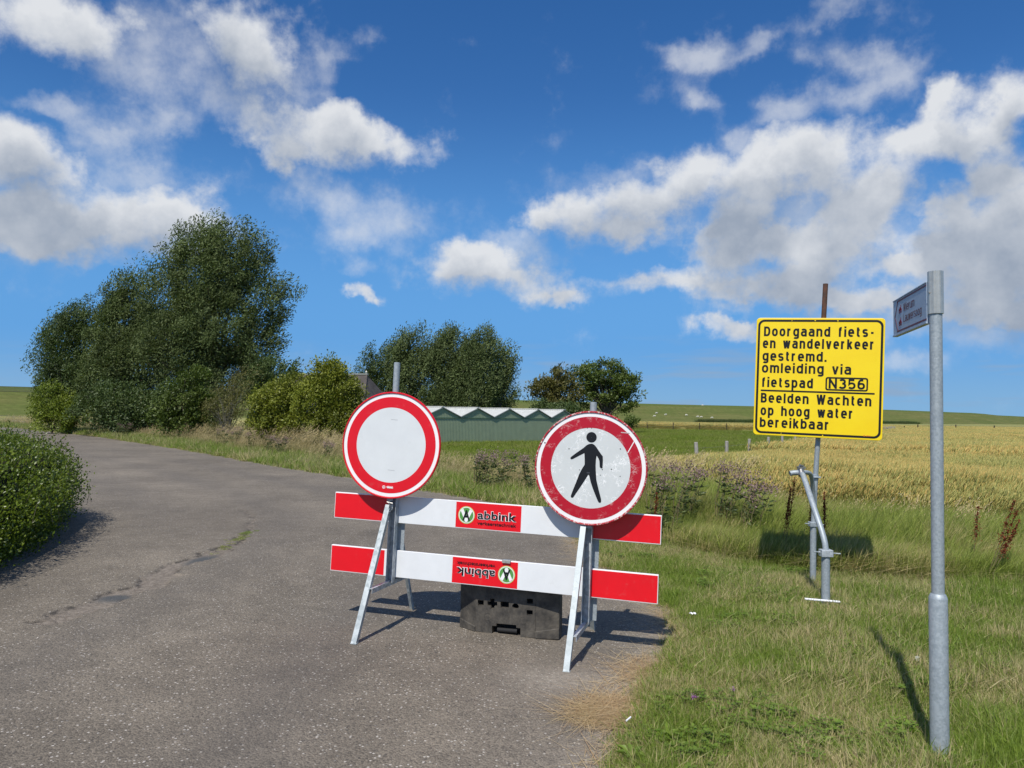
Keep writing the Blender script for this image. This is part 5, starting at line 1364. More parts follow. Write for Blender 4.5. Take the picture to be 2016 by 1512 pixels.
# tall grass with seed heads
def culms(rs, n, radius, height, wind, head=True, lean=.16):
    parts = []
    V, F, r_, h_ = blades(rs, n, radius, height, .0042, lean, 4, .75, wind, .22); parts.append((V, F, r_, h_ * 1.0))
    return parts, V.reshape(n, -1, 3)
def seedheads(rs, tips, prev, size, wid):
    """loose plume at each stem tip"""
    n = len(tips); V, F, rn = [], [], []
    d = unit(tips - prev)
    m = 7
    Pp = np.repeat(tips, m, 0) - np.repeat(d, m, 0) * size * np.tile(np.linspace(0, 1, m), n)[:, None]
    Dd = np.repeat(d, m, 0) * 1.6 + rs.normal(size=(n * m, 3)) * .55
    Dd = unit(Dd); S = unit(np.cross(Dd, rs.normal(size=Dd.shape))); L = size * .38; W = wid
    mid = Pp + Dd * L * .5
    V = np.stack([Pp, mid + S * W, Pp + Dd * L, mid - S * W], 1).reshape(-1, 3); i_ = np.arange(n * m) * 4
    F = np.concatenate([np.stack([i_, i_ + 1, i_ + 2], -1), np.stack([i_, i_ + 2, i_ + 3], -1)])
    return V, F, np.repeat(rs.rand(n * m), 4), np.ones(len(V))
def tall_src(nst, height, leafn, leafh, seedsize=.15, w_=.006):
    pts, Vb = culms(rs, nst, .16, height, (.30, .02))
    sh = seedheads(rs, Vb[:, -1], Vb[:, -3], seedsize, w_)
    pl = [blades(rs, leafn, .20, leafh, .0068, .42, 4, .9, (.16, 0), .4)]
    me_parts = pts + pl
    V, F, r_, h_ = merge(me_parts); V2, F2, r2, h2 = sh
    me = np_mesh('tall_grass_tuft', np.concatenate([V, V2]), np.concatenate([F, F2 + len(V)]), TALLM, {'rnd': np.concatenate([r_, r2]), 'hgt': np.concatenate([h_, h2])})
    me.materials.append(SEEDH); mi = np.zeros(len(me.polygons), np.int32); mi[len(F):] = 1; me.polygons.foreach_set('material_index', mi)
    return bpy.data.objects.new('tall_grass_tuft', me)
src_tall = [tall_src(15, .92, 45, .50) for _ in range(4)] + [tall_src(6, .75, 70, .55) for _ in range(3)]
TALLM_keep = TALLM
TALLM = grass_mat('long_green_grass', (.110, .180, .016), (.300, .370, .060), (.44, .37, .15), (.66, .55, .27), .60, .16, .9, tip_dry=.10)
src_mid = [src('long_grass_tuft', [blades(rs, 56, .20, .38, .0105, .48, 4, .9, (.14, 0), .5)], TALLM) for _ in range(4)]
P = cone_sample(rs, 60000, 7, 95, A0, A1, .9)
sdv = road_sd(P[:, 0], P[:, 1]); bt_ = -behind_tall(P); ws = wheat_sd(P)
band = 3.0 + np.clip((np.hypot(P[:, 0], P[:, 1]) - 20) * .05, 0, 2.5) * (P[:, 0] < -4)
ok = (bt_ > .1 * rs.rand(len(P))) & (bt_ < band) & (ws > -.9) & (sdv > .9); ok &= (rs.rand(len(P)) < .8) & (seg_dist(P, EDGE, False) < sdv + .3)
near_r = (P[:, 0] > 1.6) & (P[:, 1] < 13.0); ok &= ~near_r | (rs.rand(len(P)) < np.where(P[:, 0] < 3.2, .42, np.where(bt_ > 1.4, .30, .06)))
P = P[ok]; bt_ = bt_[ok]
h = (.55 + .45 * sstep(.2, 1.5, bt_)) * (.75 + .35 * rs.rand(len(P))) * (.80 + .45 * fbm(P[:, 0] * .6, P[:, 1] * .6, 3))
h *= 1 - .30 * sstep(1.5, 3.0, P[:, 0]) * (P[:, 1] < 14)
h *= 1 - .50 * (1 - sstep(1.0, 2.2, P[:, 0])) * sstep(-8, -4, P[:, 0])
scatter('tall_grass', np.column_stack([P, gz_at(P) - .02]), rs.normal(size=len(P)) * .45, h, src_tall, 5, 'tall wind-blown grass with straw-coloured seed heads beside the road')
# rough grass at the foot of the trees and beyond
P = cone_sample(rs, 16000, 18, 75, A0, math.radians(0), .6)
sdv = road_sd(P[:, 0], P[:, 1]); ok = (sdv > 4) & (sdv < 22) & (P[:, 0] < -3.5 - .12 * (P[:, 1] - 18)); P = P[ok]
scatter('rough_grass', np.column_stack([P, gz_at(P) - .02]), rs.normal(size=len(P)) * .5, 1.0 + .7 * rs.rand(len(P)), src_mid, 6, 'rough green grass under the trees')
P = cone_sample(rs, 26000, 7.0, 14.5, math.radians(5), A1, .6)
sdv = road_sd(P[:, 0], P[:, 1]); bt_ = -behind_tall(P); ok = (bt_ > -.45) & (bt_ < 3.4) & (sdv > .8) & (wheat_sd(P) > -.35); P = P[ok]; bt_ = bt_[ok]
scatter('medium_grass', np.column_stack([P, gz_at(P) - .02]), rs.normal(size=len(P)) * .6, (.55 + .55 * rs.rand(len(P))) * (.72 + .42 * sstep(-.2, 1.2, bt_) + .50 * (1 - sstep(2.4, 3.8, P[:, 0])) * sstep(0, 1, bt_)), src_mid, 7, 'knee-high green grass where the mown verge ends')
# pasture
src_past = [src('pasture_tuft', [blades(rs, 60, .30, .13, .012, .7, 2, .6)], grass_mat('pasture_grass', (.145, .205, .016), (.215, .270, .038), (.24, .23, .07), (.30, .27, .10), .66, .2, .2)) for _ in range(3)]
P = cone_sample(rs, 26000, 18, 120, math.radians(-12), math.radians(30), .6)
ok = inside(P, PAST); P = P[ok]
scatter('pasture_grass', np.column_stack([P, gz_at(P) - .01]), rs.rand(len(P)) * 6.28, .8 + .8 * rs.rand(len(P)) + np.hypot(P[:, 0], P[:, 1]) * .012, src_past, 8, 'bright green pasture beside the sheds')

# ---------------------------------------------------------------- wheat
WHEATM = grass_mat('wheat_stalks', (.17, .20, .040), (.26, .26, .065), (.38, .27, .075), (.50, .37, .12), .56, .22, .16, trans=.25, tip_dry=.2)
HEADM = grass_mat('wheat_ears', (.20, .23, .05), (.56, .52, .17), (.46, .32, .08), (.80, .58, .20), .525, .22, .16, trans=.2)
def ears(rs, tips, prev, L, W):
    n = len(tips); d = unit(unit(tips - prev) + np.array([.25, 0, -.1])); S = unit(np.cross(d, np.array([0, 1.0, .1]) + rs.normal(size=d.shape) * .5)); T = np.cross(S, d)
    base = tips - d * .01; V = []
    sec = [(0, .5), (.3, 1), (.75, .8), (1, .1)]
    for t, w_ in sec:
        for k_ in range(3):
            a = k_ * 2.094; V.append(base + d * L * t + (S * math.cos(a) + T * math.sin(a)) * W * w_)
    V = np.stack(V, 1); nv = V.shape[1]; o_ = np.arange(n)[:, None] * nv; F = []
    for s_ in range(3):
        for k_ in range(3):
            a, b_ = s_ * 3 + k_, s_ * 3 + (k_ + 1) % 3; F += [o_ + np.array([a, b_, b_ + 3]), o_ + np.array([a, b_ + 3, a + 3])]
    F = np.concatenate(F).reshape(-1, 3); V = V.reshape(-1, 3)
    # awns
    m = 3; Pp = np.repeat(base + d * L * .7, m, 0); Dd = unit(np.repeat(d, m, 0) + rs.normal(size=(n * m, 3)) * .22); S2 = unit(np.cross(Dd, rs.normal(size=Dd.shape)))
    V2 = np.stack([Pp - S2 * .0012, Pp + S2 * .0012, Pp + Dd * L * .9], 1).reshape(-1, 3); F2 = np.arange(n * m * 3).reshape(-1, 3)
    return np.concatenate([V, V2]), np.concatenate([F, F2 + len(V)]), np.concatenate([np.repeat(rs.rand(n), nv), np.repeat(rs.rand(n * m), 3)]), np.ones(len(V) + len(V2))
def wheat_src(n, rad, height, L, W, leaves=1):
    V, F, r_, h_ = blades(rs, n, rad, height, .006, .10, 3, .6, (.08, 0), .12, square=True); Vb = V.reshape(n, -1, 3)
    parts = [(V, F, r_, h_), blades(rs, n * leaves, rad, height * .82, .012, .30, 3, 1.0, (.1, 0), .3, square=True)]
    V, F, r_, h_ = merge(parts); V2, F2, r2, h2 = ears(rs, Vb[:, -1], Vb[:, -3], L, W)
    me = np_mesh('wheat_tuft', np.concatenate([V, V2]), np.concatenate([F, F2 + len(V)]), WHEATM, {'rnd': np.concatenate([r_, r2]), 'hgt': np.concatenate([h_, h2])})
    me.materials.append(HEADM); mi = np.zeros(len(me.polygons), np.int32); mi[len(F):] = 1; me.polygons.foreach_set('material_index', mi)
    return bpy.data.objects.new('wheat_tuft', me)
wsrc = [wheat_src(60, .28, .74, .095, .0085) for _ in range(4)]
wsrc2 = [wheat_src(90, .60, .76, .15, .017) for _ in range(3)]
def tram(P):
    """two wheel lines left by the sprayer"""
    A_ = np.array([9.5, 17.0]); D_ = np.array([.66, .75]); D_ = D_ / np.hypot(*D_); q = (P - A_); s = q[:, 0] * D_[1] - q[:, 1] * D_[0]
    s = np.abs((s + 9) % 18 - 9)
    return (np.abs(s - .9) < .16)
P = cone_sample(rs, 16000, 8.5, 34, math.radians(3), A1, .9); ws = wheat_sd(P)
ok = (ws < .25 * rs.rand(len(P)) ** 2) & ~tram(P); P = P[ok]
fld = -.40
def wheat_base(P): return gz_at(P) + .0
scatter('wheat', np.column_stack([P, wheat_base(P)]), rs.normal(size=len(P)) * .7, (.72 + .40 * rs.rand(len(P))) * (.8 + .2 * sstep(0, 1.5, -wheat_sd(P))), wsrc, 9, 'ripening wheat with golden ears near the verge')
P = cone_sample(rs, 46000, 33, 190, math.radians(-4), A1, 1.1); ws = wheat_sd(P)
ok = (ws < -.3) & ~tram(P); P = P[ok]
scatter('wheat', np.column_stack([P, wheat_base(P)]), rs.normal(size=len(P)) * .7, (.78 + .42 * rs.rand(len(P))), wsrc2, 10, 'pale green and yellow wheat stretching to the dike')
# canopy sheet under and beyond the stalks
rr2 = np.geomspace(9, 3600, 240); wx_, wy_, wF = polar(math.radians(-50), math.radians(70), 380, rr2)
PW = np.stack([wx_, wy_], 1); wsd = wheat_sd(PW); wz = terrain_z(wx_, wy_) + .52 * sstep(1.0, 3.5, -wsd) - .25 * sstep(0, .6, wsd)
rdist = np.hypot(wx_, wy_)
wz += .16 * sstep(110, 200, rdist) * (wsd < -1) + (fbm(wx_ * .5, wy_ * .5, 3) - .5) * .12
kf = ((wsd < .5)[wF]).any(1)
def canopy_mat():
    m, nt, b, _ = material('wheat_canopy')
    g = nt.new('ShaderNodeNewGeometry'); P = g.outputs['Position']
    n = nt.noise(P, .22, 5, .65); n2 = nt.noise(P, 6, 5, .75); n3 = nt.noise(P, .03, 4, .6)
    mp_ = nt.new('ShaderNodeMapping'); nt.l.new(P, mp_.inputs[0]); mp_.inputs['Rotation'].default_value = (0, 0, .85); mp_.inputs['Scale'].default_value = (.25, .01, 1)
    n4 = nt.noise(mp_.outputs[0], 1, 4, .6)
    c = nt.mix(nt.mapr(n.outputs[0], .42, .66), (.23, .245, .085), (.33, .29, .115))
    c = nt.mix(nt.mapr(n4.outputs[0], .4, .62, 0, .45), c, (.17, .18, .06))
    c = nt.mix(.8, c, nt.mapr(n2.outputs[0], .3, .7, .55, 1.35), 'MULTIPLY')
    c = nt.mix(nt.mapr(n3.outputs[0], .45, .6, 0, .3), c, (.27, .27, .10))
    nt.l.new(c, b.inputs['Base Color']); b.inputs['Roughness'].default_value = 1; b.inputs['Specular IOR Level'].default_value = .1
    nt.l.new(nt.bump(n2.outputs[0], .9, .12), b.inputs['Normal']); return m
o = link('wheat_canopy', np_mesh('wheat_canopy', np.stack([wx_, wy_, wz], 1), wF[kf], canopy_mat(), smooth=True)); tag(o, 'dense mass of the wheat field', kind='stuff')
# dark ditch reeds at the foot of the dike
cx_, cy_, nx_, ny_ = DK
sel = (cx_ > 40) & (cx_ < 150)
P = []
idx = np.where(sel)[0]
for _ in range(2600):
    j = idx[rs.randint(len(idx) - 1)]; t = rs.rand(); x = cx_[j] * (1 - t) + cx_[j + 1] * t; y = cy_[j] * (1 - t) + cy_[j + 1] * t
    q = 40 + rs.rand() * 4; P.append((x + nx_[j] * q, y + ny_[j] * q))
P = np.array(P); REED = grass_mat('ditch_reed', (.045, .085, .020), (.085, .125, .035), (.10, .11, .04), (.12, .12, .05), .65, .2, .05)
scatter('ditch_reeds', np.column_stack([P, np.full(len(P), -.6)]), rs.rand(len(P)) * 6.28, .8 + .5 * rs.rand(len(P)), [src('reed_tuft', [blades(rs, 60, .9, 1.3, .09, .35, 2, .5)], REED) for _ in range(2)], 11, 'dark reeds in the ditch at the foot of the dike')

# ---------------------------------------------------------------- flowering plants
MAUVE = leaf_mat('mauve_flower_heads', (.19, .125, .12), (.36, .26, .24), .2, .8, .1)
PLEAF = leaf_mat('tall_weed_leaves', (.065, .095, .028), (.13, .16, .055), .25)
DOCKM = leaf_mat('dock_seed_heads', (.10, .022, .012), (.24, .062, .030), .15, .8, .1)
STEMM = flat_mat('weed_stem', (.13, .10, .045), .8)
def mauve_plant(P, hgt, seed, label, group, spread=.35, nst=14):
    rs_ = np.random.RandomState(seed)
    z = float(terrain_z(np.array([P[0]]), np.array([P[1]]))[0])
    root = empty('flowering_weed', (P[0], P[1], z), (0, 0, 0), label, 'plant', group)
    sb = MB(); LP, LD, FP_, FD_ = [], [], [], []
    for _ in range(nst):
        b0 = np.array([rs_.normal() * spread * .35, rs_.normal() * spread * .35, 0]); tp = b0 + np.array([rs_.normal() * spread * .5 + .16 * hgt, rs_.normal() * spread * .5, hgt * (.72 + .3 * rs_.rand())])
        md_ = (b0 + tp) / 2 + np.array([-.04, 0, .05]); sb.tube([tuple(b0), tuple(md_), tuple(tp)], [.006, .005, .003], 5, False)
        for t in .15 + .78 * rs_.rand(9):
            p = b0 * (1 - t) + tp * t; a = rs_.rand() * 6.28
            for q in range(3): LP.append(p); LD.append(np.array([math.cos(a + q * 2.1) + .3, math.sin(a + q * 2.1), .35]))
        for _k in range(46):
            FP_.append(tp + rs_.normal(size=3) * np.array([.055, .055, .045])); FD_.append(rs_.normal(size=3) + np.array([.3, 0, .9]))
    s_ = sb.build('stems', STEMM, root); s_['kind'] = 'stuff'
    l_ = link('leaves', leaf_mesh('leaves', np.array(LP), np.array(LD), .10, .028, PLEAF, rs_), root); l_['kind'] = 'stuff'
    f_ = link('flower_heads', leaf_mesh('flower_heads', np.array(FP_), np.array(FD_), .030, .020, MAUVE, rs_), root); f_['kind'] = 'stuff'
def at_top(px, py, Y): p = pix_depth(px, py, Y); return p
gm = 'mauve-flowered weeds in the tall grass'
mp_list = [(1310, 918, 10.2, 'mauve-topped weed just right of the walker sign', .26, 11), (1352, 922, 10.8, 'bushy mauve-topped weed between walker sign and yellow sign, second from the left', .20, 8),
           (1438, 918, 10.4, 'tallest mauve-topped weed, left of the yellow sign pole', .24, 11), (1487, 955, 9.9, 'low mauve-topped weed closest to the yellow sign pole', .16, 8)]
for q, (px, py, Y_, lab, spd, ns) in enumerate(mp_list):
    p = at_top(px, py, Y_); g0 = float(terrain_z(np.array([p[0]]), np.array([p[1]]))[0]); mauve_plant((p[0] - .12, p[1]), max(.6, p[2] - g0), 200 + q, lab, gm, spd, ns)
mp2 = [(950, 893, 16.5, 'mauve-topped weed in front of the shed, nearest the white sign'), (975, 898, 16.2, 'mauve-topped weed second nearest to white sign, before the shed'), (1005, 893, 16.8, 'mauve-topped weed before the shed, midway between both signs'),
       (1040, 896, 15.8, 'mauve-topped weed before the shed, next to the walker sign'), (440, 843, 33, 'mauve-topped weed at the foot of the twiggy shrub, leftmost'), (468, 842, 32, 'mauve-topped weed below the twiggy shrub, second one'),
       (500, 850, 30, 'mauve-topped weed at the left end of the hawthorns'), (530, 858, 28, 'mauve-topped weed below the lower hawthorn'), (560, 868, 27, 'mauve-topped weed midway along the hawthorns'), (650, 872, 24.5, 'mauve-topped weed below the tall hawthorn'), (245, 835, 42, 'mauve-topped weed beneath the dark broad bush')]
for q, (px, py, Y_, lab) in enumerate(mp2):
    p = at_top(px, py, Y_); g0 = float(terrain_z(np.array([p[0]]), np.array([p[1]]))[0]); mauve_plant((p[0] - .12, p[1]), max(.6, p[2] - g0), 230 + q, lab, gm, .34, 8)
def dock(px, py, Y_, seed, label, n=3, lean=.1):
    rs_ = np.random.RandomState(seed); p = at_top(px, py, Y_); g0 = float(terrain_z(np.array([p[0]]), np.array([p[1]]))[0]); hgt = max(.5, p[2] - g0)
    root = empty('dock_plant', (p[0] - lean * hgt, p[1], g0), (0, 0, 0), label, 'plant', 'rust-brown dock plants'); sb = MB(); FP_, FD_ = [], []
    for k_ in range(n):
        tp = np.array([lean * hgt + rs_.normal() * .05 * (k_ > 0), rs_.normal() * .05, hgt * (1 - .12 * k_)]); b0 = np.array([rs_.normal() * .02, rs_.normal() * .02, 0]); sb.tube([tuple(b0), tuple(tp)], [.005, .002], 5, False)
        for _ in range(300):
            t = .52 + .48 * rs_.rand(); w_ = .026 * (1.15 - t) * 2 * (.5 + .5 * math.sin(t * 60)); FP_.append(b0 * (1 - t) + tp * t + rs_.normal(size=3) * w_); FD_.append(rs_.normal(size=3) + np.array([0, 0, .8]))
    sb.build('stem', STEMM, root); f_ = link('seed_spikes', leaf_mesh('seed_spikes', np.array(FP_), np.array(FD_), .016, .012, DOCKM, rs_), root); f_['kind'] = 'stuff'
dock(1560, 940, 9.0, 301, 'red-brown dock spike left of the sign stand strut', 3, .10)
dock(1597, 965, 8.9, 302, 'red-brown dock right behind the top of the bent strut', 2, .02)
dock(1626, 970, 8.9, 303, 'red-brown dock just right of the bent strut', 2, .06)
dock(1996, 985, 7.9, 304, 'large leaning red-brown dock at the right edge of the picture', 4, .35)
dock(1925, 998, 8.2, 305, 'thin red-brown dock between signpost and right edge', 1, .02)
dock(1290, 968, 9.8, 306, 'thin pinkish dock spike behind the walker sign', 1, .02)

# ---------------------------------------------------------------- fences
WOOD = flat_mat('weathered_post_wood', (.22, .20, .16), .95, 0, .1, .3, 12); CONC = flat_mat('concrete_post', (.33, .31, .27), .95, 0, .1, .2, 10); DKWOOD = flat_mat('dark_post_wood', (.06, .05, .035), .95, 0, .1, .3, 10)
WIREM = flat_mat('fence_wire', (.16, .16, .15), .5, .6)
def fence(name, label, pts, hgt, size, mat, wires=(.3, .6, .9), base=None, wr=.004, hz=None):
    pts = [np.array(p, float) for p in pts]; root = empty(name, (pts[0][0], pts[0][1], 0), (0, 0, 0), label, 'fence'); o0 = pts[0]; rs_ = np.random.RandomState(len(pts)); tops = []
    me = None
    for p in pts:
        z = float(terrain_z(np.array([p[0]]), np.array([p[1]]))[0]) if base is None else base(p)
        if me is None:
            pr = MB().tube([(0, 0, -.4), (0, 0, hgt), (0, 0, hgt + .02)], [size / 2, size / 2, size * .4], 7).build('post', mat, root); me = pr.data; o_ = pr
        else: o_ = link('post', me, root)
        o_.location = (p[0] - o0[0], p[1] - o0[1], z); o_.rotation_euler = (rs_.normal() * .03, rs_.normal() * .03, rs_.rand() * 3); tops.append(z)
    for wz_ in wires:
        mb = MB(); mb.tube([(p[0] - o0[0], p[1] - o0[1], t + hgt * wz_) for p, t in zip(pts, tops)], wr, 3, False); mb.build('wire', WIREM, root)
    return root
fence('wire_fence', 'row of pale stumpy posts between the green pasture and wheat', [POST_A + POST_D * k_ for k_ in range(0, 30)], 1.22, .13, CONC, (.55, .85))
ff = [(20 + 42.8 * t, 138 - 16 * t) for t in np.linspace(-1.1, 1, 22)]
fence('wire_fence', 'distant dark wire fence across the far side of the pasture', ff, 1.25, .16, DKWOOD, (.4, .7, .95), wr=.012)
fence('wire_fence', 'distant dark posts in the wheat right of the yellow sign', [(64.5 + 5.5 * k_, 121 - .8 * k_) for k_ in range(0, 6)], 1.5, .17, DKWOOD, (.6, .9), wr=.012)
# fence and rail on the dike at the far left
def on_dike(px, py, zz): 
    d = pix_dir(px, py); t = (zz - EYE) / d[2]; return np.array([0, 0, EYE]) + d * t
lf = []
for px in range(-260, 90, 14):
    d0 = pix_dir(px, 776); j = np.argmin(np.abs(np.arctan2(cx_, cy_) - math.atan2(d0[0], d0[1]))); q = 9.5; lf.append((cx_[j] + nx_[j] * q, cy_[j] + ny_[j] * q))
lf2 = [lf[0]]
for p in lf[1:]:
    if np.hypot(p[0] - lf2[-1][0], p[1] - lf2[-1][1]) > 2: lf2.append(p)
fence('mesh_fence', 'sheep fence high on the dike at the far left', lf2, 1.3, .24, DKWOOD, (.15, .3, .45, .6, .75, .9, 1.0), base=lambda p: 5.55, wr=.035)
ra = pix_ground(-60, 817, .3); 
P0 = [(-78 + 2.6 * k_, 106 - .6 * k_) for k_ in range(0, 9)]
fence('wire_fence', 'thin pale rail fence at the left foot of the dike', P0, 1.0, .07, CONC, (.55, .97), wr=.025)

# ---------------------------------------------------------------- sheep on the dike
WOOL = flat_mat('wool', (.60, .58, .50), .95, 0, .1, .12, 6); FACE_ = flat_mat('sheep_face', (.45, .42, .36), .9)
def blob(mb, c, r, seg=10, rings=7, rot=0):
    o_ = len(mb.v)
    for i_ in range(rings + 1):
        ph = math.pi * i_ / rings
        for k_ in range(seg):
            th = 2 * math.pi * k_ / seg; x, y, z = r[0] * math.sin(ph) * math.cos(th), r[1] * math.sin(ph) * math.sin(th), r[2] * math.cos(ph)
            if rot: x, z = x * math.cos(rot) + z * math.sin(rot), -x * math.sin(rot) + z * math.cos(rot)
            mb.v.append((c[0] + x, c[1] + y, c[2] + z))
    for i_ in range(rings):
        for k_ in range(seg):
            a = o_ + i_ * seg + k_; b_ = o_ + i_ * seg + (k_ + 1) % seg; mb.f.append((a, b_, b_ + seg, a + seg))
def make_sheep():
    """one continuous skinned body: barrel, neck lowered to graze, head, four legs, tail"""
    vs = [(0,0,.68,.25),(.30,0,.70,.25),(.50,0,.70,.19),(.66,0,.62,.12),(.80,0,.42,.09),(.90,0,.26,.085),(1.0,0,.14,.05),
          (-.28,0,.70,.25),(-.48,0,.68,.17),(-.58,0,.58,.05),(-.62,0,.42,.035)]
    ed = [(0,1),(1,2),(2,3),(3,4),(4,5),(5,6),(0,7),(7,8),(8,9),(9,10)]
    for sy in (-.13, .13):
        for x, kn in ((.34, .35), (-.40, .28)):
            i_ = len(vs); par = 1 if x > 0 else 7
            vs += [(x, sy, .48, .085), (x + (.02 if x > 0 else .05), sy, .30, .045), (x + (.0 if x > 0 else -.03), sy, .12, .032), (x + .02, sy, .02, .038)]; ed += [(par, i_), (i_, i_ + 1), (i_ + 1, i_ + 2), (i_ + 2, i_ + 3)]
    me = bpy.data.meshes.new('body'); me.from_pydata([v[:3] for v in vs], ed, []); o_ = bpy.data.objects.new('tmp', me); COL.objects.link(o_)
    sk = o_.modifiers.new('s', 'SKIN'); o_.modifiers.new('u', 'SUBSURF').levels = 1
    for v, q in zip(me.skin_vertices[0].data, vs): v.radius = (q[3], q[3])
    me.skin_vertices[0].data[0].use_root = True
    bpy.context.view_layer.update(); out = bpy.data.meshes.new_from_object(o_.evaluated_get(bpy.context.evaluated_depsgraph_get())); bpy.data.objects.remove(o_)
    out.name = 'body'; out.materials.clear(); out.materials.append(WOOL); out.polygons.foreach_set('use_smooth', np.ones(len(out.polygons), bool)); return out
sheep_me = make_sheep()
ear = MB(); blob(ear, (.86, -.09, .30), (.035, .07, .02), 6, 4); blob(ear, (.86, .09, .30), (.035, .07, .02), 6, 4); ear_me = bpy.data.meshes.new('ears'); ear_me.from_pydata(ear.v, [], ear.f); ear_me.materials.append(FACE_)
SH = [(1289, 819, 'white sheep grazing on the dike, leftmost by the domed tree'), (1293, 813, 'white sheep higher on the dike slope above the leftmost one'), (1311, 816, 'plump white sheep third from the left on the dike'),
      (1351, 817, 'single white sheep on the dike between the trees and yellow sign'), (1374, 820, 'white sheep at the dike foot, left one of the close pair'), (1381, 821, 'white sheep at the dike foot, right one of the close pair'), (1383, 798, 'white sheep standing on the dike crest'), (1402, 822, 'faint white sheep furthest right on the dike, beside yellow sign')]
hs_ = [(40, -.75), (34, -.1), (26, 1.1), (20, 2.6), (14, 4.4), (8, 6.1), (3, 6.95), (0, 7.05)]
for px, py, lab in SH:
    best = None; azt = math.atan2(*(pix_dir(px, py)[:2]))
    aza = np.arctan2(cx_, cy_)
    for t in np.linspace(0, 36, 200):
        hh = np.interp(t, [h[0] for h in hs_[::-1]], [h[1] for h in hs_[::-1]])
        X_, Y_ = cx_ + nx_ * t, cy_ + ny_ * t; a_ = np.arctan2(X_, Y_); o_ = np.argsort(a_); r_ = np.interp(azt, a_[o_], np.hypot(X_, Y_)[o_])
        d = pix_dir(px, py); tt_ = r_ / np.hypot(d[0], d[1]); zz = EYE + d[2] * tt_
        if best is None or abs(zz - hh - .4) < best[0]: best = (abs(zz - hh - .4), d * tt_, hh)
    p = best[1]; s_ = empty('sheep', (p[0], p[1], best[2] + .02), (0, 0, random.random() * .8 + (3.1 if random.random() < .5 else 0)), lab, 'sheep', 'sheep grazing on the dike'); s_.scale = (.72,) * 3
    link('body', sheep_me, s_); link('ears', ear_me, s_)

# ---------------------------------------------------------------- small things
STONE = flat_mat('pale_stone', (.42, .40, .36), .9, 0, .2, .2, 20, .005)
def stone(px, py, sc, seed, label, name='stone', z=None, mat=STONE, group=None, cat='stone'):
    rs_ = np.random.RandomState(seed); p = pix_ground(px, py, 0); z = float(terrain_z(np.array([p[0]]), np.array([p[1]]))[0]) if z is None else z
    mb = MB(); mb.box((0, 0, sc[2] / 2), sc, (rs_.normal() * .08, rs_.normal() * .08, rs_.rand())); mb.v = [tuple(np.array(v) * (1 + rs_.normal(size=3) * .07)) for v in mb.v]
    o_ = mb.build(name, mat, bevel=min(sc) * .18, loc=(p[0], p[1], z)); tag(o_, label, cat, group); return o_
for q, (px, py, w_, lab) in enumerate([(32, 836, .62, 'pale stone block at far left roadside, leftmost and biggest'), (43, 838, .55, 'pale stone block at far left roadside, middle of three'), (60, 839, .50, 'low flat pale stone at far left roadside, rightmost')]):
    stone(px, py, (w_, .45, .38 if q < 2 else .22), 60 + q, lab, group='stones at the far left roadside')
PAPER = flat_mat('white_paper', (.80, .80, .80), .7)
def crumple(px, py, s, seed, label, z=0.05, name='paper_scrap'):
    rs_ = np.random.RandomState(seed); mb = MB(); n_ = 5; p = pix_ground(px, py, z)
    for i_ in range(n_):
        for j_ in range(n_): mb.v.append(((i_ / (n_ - 1) - .5) * s + rs_.normal() * s * .08, (j_ / (n_ - 1) - .5) * s * .7 + rs_.normal() * s * .08, rs_.rand() * s * .45))
    for i_ in range(n_ - 1):
        for j_ in range(n_ - 1): a = i_ * n_ + j_; mb.f.append((a, a + n_, a + n_ + 1, a + 1))
    o_ = mb.build(name, PAPER, loc=tuple(p)); tag(o_, label, 'litter')
crumple(1364, 1210, .045, 71, 'crumpled white paper scrap in the grass right of the barrier', .06)
q = at_top(1768, 974, 11.5); mb = MB()
rs_ = np.random.RandomState(5)
root = empty('white_umbel_flower', (q[0], q[1], float(wheat_base(np.array([[q[0], q[1]]]))[0])), label='single white umbel flower standing in the wheat near signpost', cat='plant')
hh = q[2] - root.location.z; MB().tube([(0, 0, 0), (.02, 0, hh * .6), (.05, 0, hh)], [.004, .003, .002], 5, False).build('stem', STEMM, root)
FPp = np.array([.05, 0, hh]) + rs_.normal(size=(160, 3)) * np.array([.035, .03, .010]); f_ = link('petals', leaf_mesh('petals', FPp, rs_.normal(size=(160, 3)) + [0, 0, 1], .016, .014, flat_mat('white_petals', (.8, .8, .76), .8), rs_), root)
tag(MB().tube([(0, 0, 0), (.028, .034, .006)], .0042, 8).build('cigarette_end', PAPER, loc=tuple(pix_ground(1233, 1419, .055))), 'white cigarette-like stub on the raked straw', 'litter')
def clover_flower(px, py, lab, seed, head=(.30, .10, .28)):
    rs_ = np.random.RandomState(seed); p = pix_ground(px, py, .07); z0 = float(terrain_z(np.array([p[0]]), np.array([p[1]]))[0]); r0 = empty('clover_flower', (p[0], p[1], z0), label=lab, cat='flower', group='clover flowers in the verge')
    h_ = .09; MB().tube([(0, 0, 0), (0, 0, h_)], .0012, 4, False).build('stem', CLOV, r0)
    link('flower_head', leaf_mesh('flower_head', np.array([0, 0, h_]) + rs_.normal(size=(60, 3)) * .0055, rs_.normal(size=(60, 3)) + [0, 0, .5], .010, .004, flat_mat('clover_head', head, .8), rs_), r0)
clover_flower(1366, 1374, 'purple clover flower with dry stalk beside it', 80)
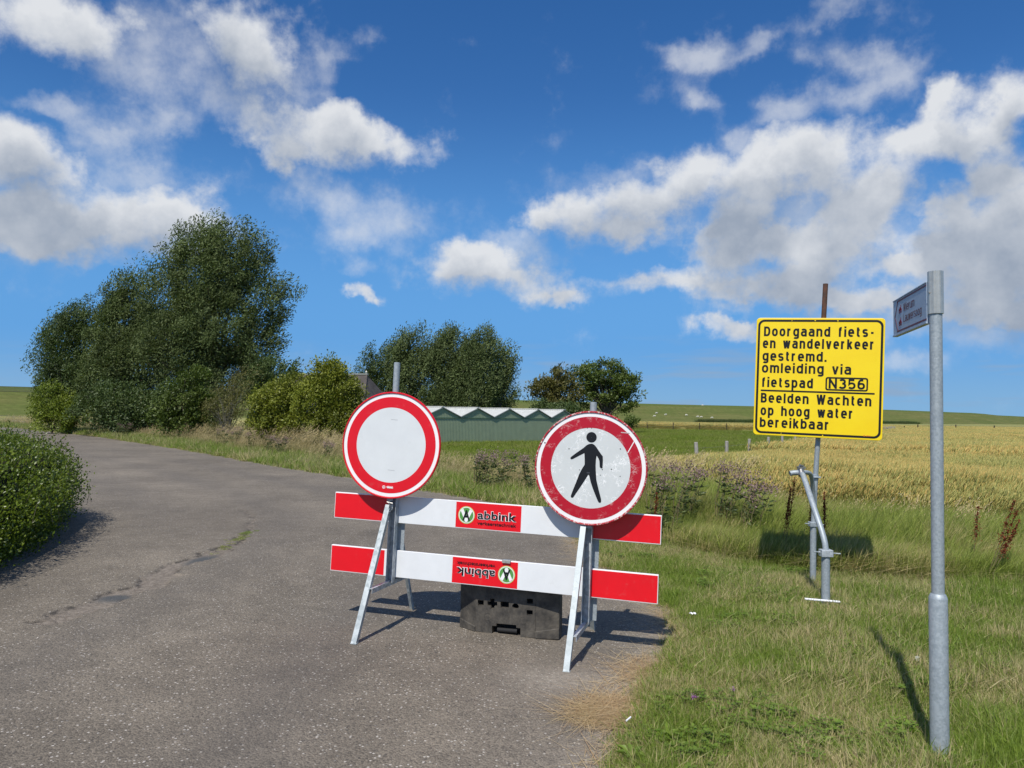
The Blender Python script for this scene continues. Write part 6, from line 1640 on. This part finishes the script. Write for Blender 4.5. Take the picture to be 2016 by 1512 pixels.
clover_flower(1444, 1358, 'small pinkish clover flower further right in the near grass', 81, (.38, .22, .30))
clover_flower(1806, 1285, 'white clover flower left of the signpost foot', 82, (.7, .7, .62))
# grit and loose chippings on the asphalt
rs = np.random.RandomState(123)
def grit(rs_):
    V = unit(rs_.normal(size=(8, 3))) * np.array([1, .8, .5]) * (.7 + .5 * rs_.rand(8, 1)); 
    import bmesh
    bm = bmesh.new(); [bm.verts.new(v) for v in V]; bmesh.ops.convex_hull(bm, input=bm.verts); me = bpy.data.meshes.new('chip'); bm.to_mesh(me); bm.free(); me.materials.append(GRITM); return bpy.data.objects.new('chip', me)
GRITM, ntg, bg_, _ = material('stone_chips'); oi = ntg.new('ShaderNodeObjectInfo'); ntg.l.new(ntg.mix(oi.outputs['Random'], (.10, .09, .08), (.50, .45, .38)), bg_.inputs['Base Color']); bg_.inputs['Roughness'].default_value = .8
P = cone_sample(rs, 5200, 3.0, 13, A0, math.radians(14), 1.1); sdv = road_sd(P[:, 0], P[:, 1]); dcr = seg_dist(P, CRACK, False)
ok = (sdv < -.03) & (rs.rand(len(P)) < .10 + .75 * np.exp(-(dcr / .25) ** 2) * (P[:, 1] < 9.5) + .8 * np.exp(-((sdv + .05) / .25) ** 2)); P = P[ok]
scatter('stone_chips', np.column_stack([P, ground_z(P[:, 0], P[:, 1]) + .0015]), rs.rand(len(P)) * 6.28, .0022 + .0055 * rs.rand(len(P)) ** 3, [grit(rs) for _ in range(4)], 12, 'loose stone chippings scattered on the asphalt')
# moss tuft in the crack
P = np.concatenate([np.stack([-3.36 + rs.normal(size=20) * .03, 9.72 + rs.normal(size=20) * .14], 1), np.stack([-3.30 + rs.normal(size=26) * .05, 9.32 + rs.normal(size=26) * .10], 1), np.stack([-3.24 + rs.normal(size=14) * .05, 8.6 + rs.normal(size=14) * .25], 1)])
scatter('moss', np.column_stack([P, ground_z(P[:, 0], P[:, 1]) + .0]), rs.rand(len(P)) * 6.28, .18 + .22 * rs.rand(len(P)), src_lawn[:3], 13, 'green moss tuft growing in the road crack')
